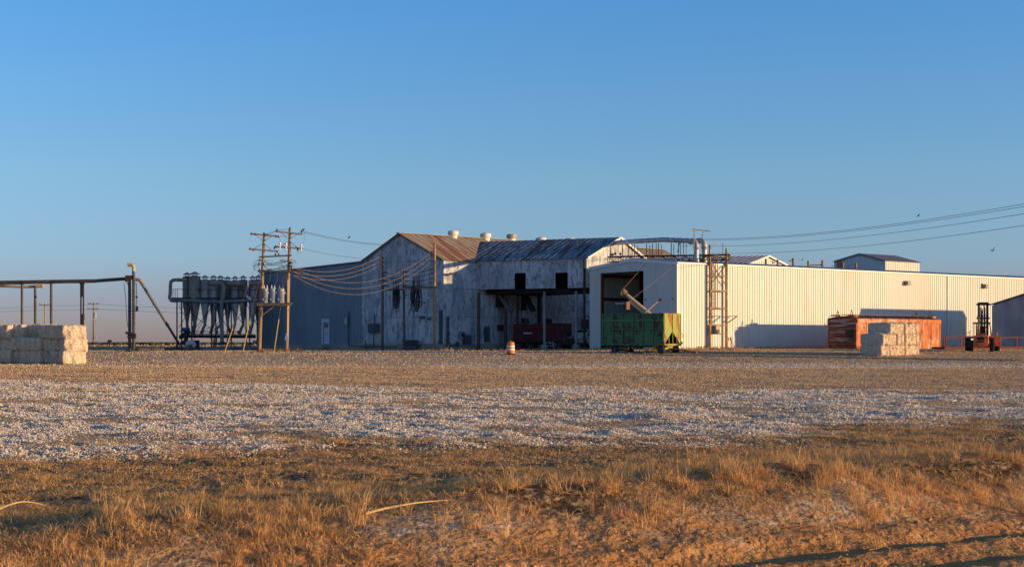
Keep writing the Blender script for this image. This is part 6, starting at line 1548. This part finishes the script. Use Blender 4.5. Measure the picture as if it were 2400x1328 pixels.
MB().lathe([(.05, -.35), (.2, -.33), (.22, .3), (.1, .4)], P(435.5, 772, CD - .4), 14, (1, .1, 0)).build("motor", M['motor_blue'], gm_, True, True)
b = MB(); b.box(P(430, 785, CD - .4), (.4, .3, .5)); b.lathe([(.24, -.05), (.24, .05)], P(425, 789, CD - .7), 14, (0, 1, 0)); b.lathe([(.16, -.05), (.16, .05)], P(429, 801, CD - .7), 14, (0, 1, 0)); b.build("belt_drive", M['black_steel'], gm_)
gp = MB(); gp.tube([P(464, 819, CD - 1), P(490, 819, CD - 1), P(510, 815.5, CD - 1), P(603, 814, CD - 1)], .2, 14)
for px in (497, 515, 540, 566): gp.box(P(px, 822, CD - 1), (.3, .6, .4))
tag(gp.build("ground_pipe", M['pipe_grey'], None, True, True), "grey-blue pipe on low blocks along the ground under the cyclones", "pipe")
gp = MB(); gp.tube([P(316, 819.5, 117.5), P(360, 818.6, 125), P(426, 818.5, CD - 1.5)], .155, 12); tag(gp.build("ground_pipe", M['pipe_black'], None, True, True), "sooty black pipe on the ground from the pipe tower to the blower", "pipe")
b = MB(); b.tube([P(409, 811, 136), P(409, 820, 136)], .035, 5); b.tube([P(409, 811, 136), P(423, 810, 136), P(424, 820, 136)], .035, 5); tag(b.build("pipe_hoop", M['black_steel']), "thin black hoop stand at the foot of the slanted pipe", "hoop")

# ------------------------------------------------------------------ pipe rack at the left
RD = 116.0
def rp_(x, y, d=RD): return P(x, y, d)
pr_ = thing("pipe_rack", "long sooty overhead pipe rack on dark posts running in from the left edge", "pipe rack", tuple(V(rp_(120, 0).x, RD, .9)))
MB().tube([rp_(-150, 663), rp_(0, 661.5), rp_(120, 659.5), rp_(225, 658), rp_(300, 652.5), rp_(308, 652)], .145, 12).build("main_pipe", M['pipe_black'], pr_, True, True)
b = MB(); b.beam(rp_(-150, 669.5), rp_(224, 661.5), .07, .07); 
for k in range(44): x_ = -120 + k * 7.8; yb = 669 - (x_ + 150) * .0214; b.beam(rp_(x_, yb), rp_(x_ + 4, yb - 4.5), .035)
b.build("lattice_girder", M['rust_steel'], pr_)
for px, yt, w_ in ((51.5, 664, .20), (120, 662, .21)):
    a = rp_(px, yt); MB().tube([V(a.x, RD, G(a.x, RD) - .2), a], w_ / 2, 10).build("post", M['pipe_black'], pr_); MB().beam(a + UP * .15, a - UP * .1, .3, .2).build("saddle", M['black_steel'], pr_)
b = MB(); b.box(rp_(192.5, 679), (.26, .26, 1.15)); b.box(rp_(192.5, 663), (.34, .3, .2))
for px in (189.6, 195.4): a = rp_(px, 690); b.beam(V(a.x, RD, G(a.x, RD) - .2), a, .075, .1, (1, 0, 0))
b.box(rp_(193.5, 743), (.24, .24, .5)); b.box(rp_(192.5, 770), (.25, .25, 1.5)); b.build("twin_post", M['black_steel'], pr_)
sd = thing("tan_header_pipe", "shorter tan pipe ending in the sky below the sooty rack, on one dark post", "pipe", tuple(V(rp_(82, 0).x, RD + 2.5, .9)))
MB().tube([P(-120, 665, RD + 2.5), P(0, 669.5, RD + 2.5), P(55, 672.2, RD + 2.5), P(102, 670.5, RD + 2.5)], .12, 12).build("pipe", M['tan_steel'], sd, True, True)
b = MB(); b.beam(P(85, 670, RD + 2.4), P(101, 669.5, RD + 2.4), .32, .22); b.build("end_cap", M['tan_steel'], sd)
a = P(82.5, 672, RD + 2.5); MB().tube([V(a.x, a.y, G(a.x, a.y) - .2), a], .105, 10).build("post", M['pipe_black'], sd)
TD = 115.5
ptw = thing("pipe_tower", "dark pipe tower with a tan gooseneck top at the end of the overhead rack", "pipe tower", tuple(V(P(308, 0, TD).x, TD, .85)))
a = P(303.7, 648, TD); MB().tube([V(a.x, TD, G(a.x, TD) - .1), a], .12, 12).build("column", M['pipe_black'], ptw, True, True)
MB().tube([P(313.3, 816, TD - .1), P(313.3, 634, TD - .1)], .125, 12).build("riser_pipe", M['pipe_black'], ptw, True, True)
MB().tube([P(313.4, 636, TD - .1), P(313.4, 629, TD - .1), P(312, 622.5, TD - .1), P(308, 620, TD - .1), P(299.5, 620.3, TD - .1)], [.13, .13, .14, .145, .14], 12).build("gooseneck", M['tan_steel'], ptw, True, True)
MB().tube([P(299.3, 620.4, TD - .1), P(301, 620.3, TD - .1)], .17, 12).build("neck_flange", M['tan_steel'], ptw)
b = MB(); b.box(P(303, 650, TD), (.55, .5, .32)); b.box(P(300, 655, TD - .2), (.4, .3, .3)); b.lathe([(.12, -.1), (.12, .1)], P(296, 657, TD - .3), 10, (0, 1, 0)); b.beam(P(297, 661, TD - .2), P(303, 672, TD - .2), .06); b.build("head_valve", M['black_steel'], ptw)
b = MB(); b.box(P(309, 787, TD - .1), (.62, .4, .42)); b.beam(P(295, 779, TD - .2), P(318, 784, TD - .2), .3, .18); b.build("valve_box", M['black_steel'], ptw); MB().box(P(302.5, 822, TD), (.4, .4, .14)).build("base_plate", M['black_steel'], ptw)
b = MB()
b.tube([P(290, 662, TD - .3), P(294, 690, TD - .3), P(296, 730, TD - .3), P(299, 765, TD - .2)], .025, 5); b.tube([P(319.5, 664, TD - .1), P(320.5, 700, TD - .1), P(319, 728, TD - .1)], .03, 5); b.beam(P(316, 664, TD - .1), P(321, 664, TD - .1), .05); b.box(P(320.3, 696, TD - .1), (.14, .12, .16)); b.box(P(321, 723, TD - .1), (.18, .14, .34)); b.beam(P(316, 728, TD - .1), P(322, 729, TD - .1), .07)
k = 680
while k < 785: b.beam(P(305.5, k, TD - .15), P(311, k, TD - .15), .03); k += 7
b.build("hanging_hose", M['cable'], ptw)
sl = thing("slanted_pipe", "blue-grey slanted pipe descending from the pipe tower to the cyclone frame", "pipe", tuple(P(419, 806, CD - 1.2)))
MB().tube([P(318, 655.5, TD), P(323, 654.5, TD), P(327.5, 656.5, TD), P(331, 662, TD + .1)], .135, 12).build("elbow", M['rust_steel'], sl, True, True)
MB().tube([P(330.5, 661, TD + .1), P(420, 806, CD - 1.2)], .125, 12).build("pipe", M['pipe_grey'], sl, True, True)
for u in (.31, .65):
    a = P(330.5, 661, TD + .1).lerp(P(420, 806, CD - 1.2), u); dv = (P(420, 806, CD - 1.2) - a).normalized(); MB().tube([a - dv * .08, a + dv * .08], .16, 12).build("collar", M['pipe_grey'], sl)

# ------------------------------------------------------------------ birds
def bird(px, py, D, label, fly, s=1.0, rz=0.0):
    t = thing("bird", label, "bird", tuple(P(px, py, D)), rz)
    MB().lathe([(.01, -.16 * s), (.035 * s, -.10 * s), (.055 * s, 0), (.05 * s, .07 * s), (.03 * s, .11 * s), (.035 * s, .14 * s), (.008, .20 * s)], (0, 0, 0), 10, (1, 0, .15 if fly else .9)).build("body", M['bird'], t, False, True)
    if fly:
        for s_, up in ((-1, .20), (1, .10)):
            b = MB(); b.hexa([V(.06 * s, s_ * .03 * s, .02), V(-.06 * s, s_ * .03 * s, .02), V(-.08 * s, s_ * .22 * s, up * s), V(.05 * s, s_ * .22 * s, up * s)], [V(.06 * s, s_ * .03 * s, .035), V(-.06 * s, s_ * .03 * s, .035), V(-.08 * s, s_ * .22 * s, up * s + .01), V(.05 * s, s_ * .22 * s, up * s + .01)])
            b.add([(.05 * s, s_ * .22 * s, up * s), (-.08 * s, s_ * .22 * s, up * s), (-.10 * s, s_ * .42 * s, up * s * 1.6)], [(0, 1, 2)]); b.build("wing", M['bird'], t, False)
    b = MB(); b.add([(-.12 * s, 0, -.03), (-.26 * s, .04 * s, -.05 if fly else -.2 * s), (-.26 * s, -.04 * s, -.05 if fly else -.2 * s)], [(0, 1, 2)]); b.build("tail", M['bird'], t, False)
bird(2326, 587.5, 100, "dark bird flying in the clear sky above the right part of the warehouse", True, .75, .5)
bird(2152.5, 505, 108, "bird perched on the upper power line in the right half of the sky", False, .9)
bird(1852, 612, 150, "bird flying just left of the tallest lone steel column", True, 1.1, .9)
bird(1880, 608, 150, "small bird right of the tallest lone steel column", False, .8)
bird(709, 539.5, 114.8, "bird perched on the right end of the power pole's top crossarm", False, 1.3, .4)
bird(818, 556.3, 128, "bird perched on the power line left of the gin roof peak", False, 1.0, .2)
bird(2361, 647, 120, "small bird sitting on the warehouse eave near the right edge", False, .8)

# dry weeds along the foot of the walls
b_ = []
for (p0, p1, n_, h0) in ((wallp(1590, .5), wallp(2270, .6), 520, .22), (V(gx, gy + 2.8, 0), V(nx + 2.5, ny + 4, 0), 90, .14), (pz(600, 820), pz(700, 820), 60, .25), (V(-8, 119, 0), V(4, 122, 0), 90, .2), (K - d2 * .1 + d1 * .2, K + d2 * bw - n1 * 0, 40, .3)):
    for k in range(n_):
        u = random.random(); q = p0.lerp(p1, u) + n1 * random.uniform(0, .9); b_.append((q.x, q.y, h0 * random.uniform(.4, 1.5)))
wx, wy, whh = map(np.array, zip(*b_)); rep = 9
wx = np.repeat(wx, rep) + rng.randn(len(wx) * rep) * .08; wy = np.repeat(wy, rep) + rng.randn(len(wy) * rep) * .08; whh = np.repeat(whh, rep) * (.5 + .7 * rng.rand(len(wx))); n = len(wx)
blades("wall_weeds", wx, wy, whh, .02 + .02 * rng.rand(n), rng.rand(n) * 6.283, .3 + .9 * rng.rand(n), straw, .2 + .7 * rng.rand(n))['label'] = "dry weeds along the foot of the walls and trailer"

# unseen tall tank, added outside the right edge to cast the long yard shadow
q = V(39.6, 98.2, 0)
wt2 = thing("shadow_caster_tank", "unseen tall grey tank outside the right edge, added to cast the long yard shadow", "shadow caster", (q.x, q.y, G(q.x, q.y)))
MB().lathe([(.78, .6), (.8, .65), (.8, 3.2), (.6, 3.5), (.2, 3.7)], (0, 0, 0), 20).build("tank", M['duct'], wt2, False, True)
for k in range(4): a = .8 + k * 1.57; MB().beam((math.cos(a) * .7, math.sin(a) * .7, -.1), (math.cos(a) * .7, math.sin(a) * .7, .65), .12).build("leg", M['black_steel'], wt2, False)
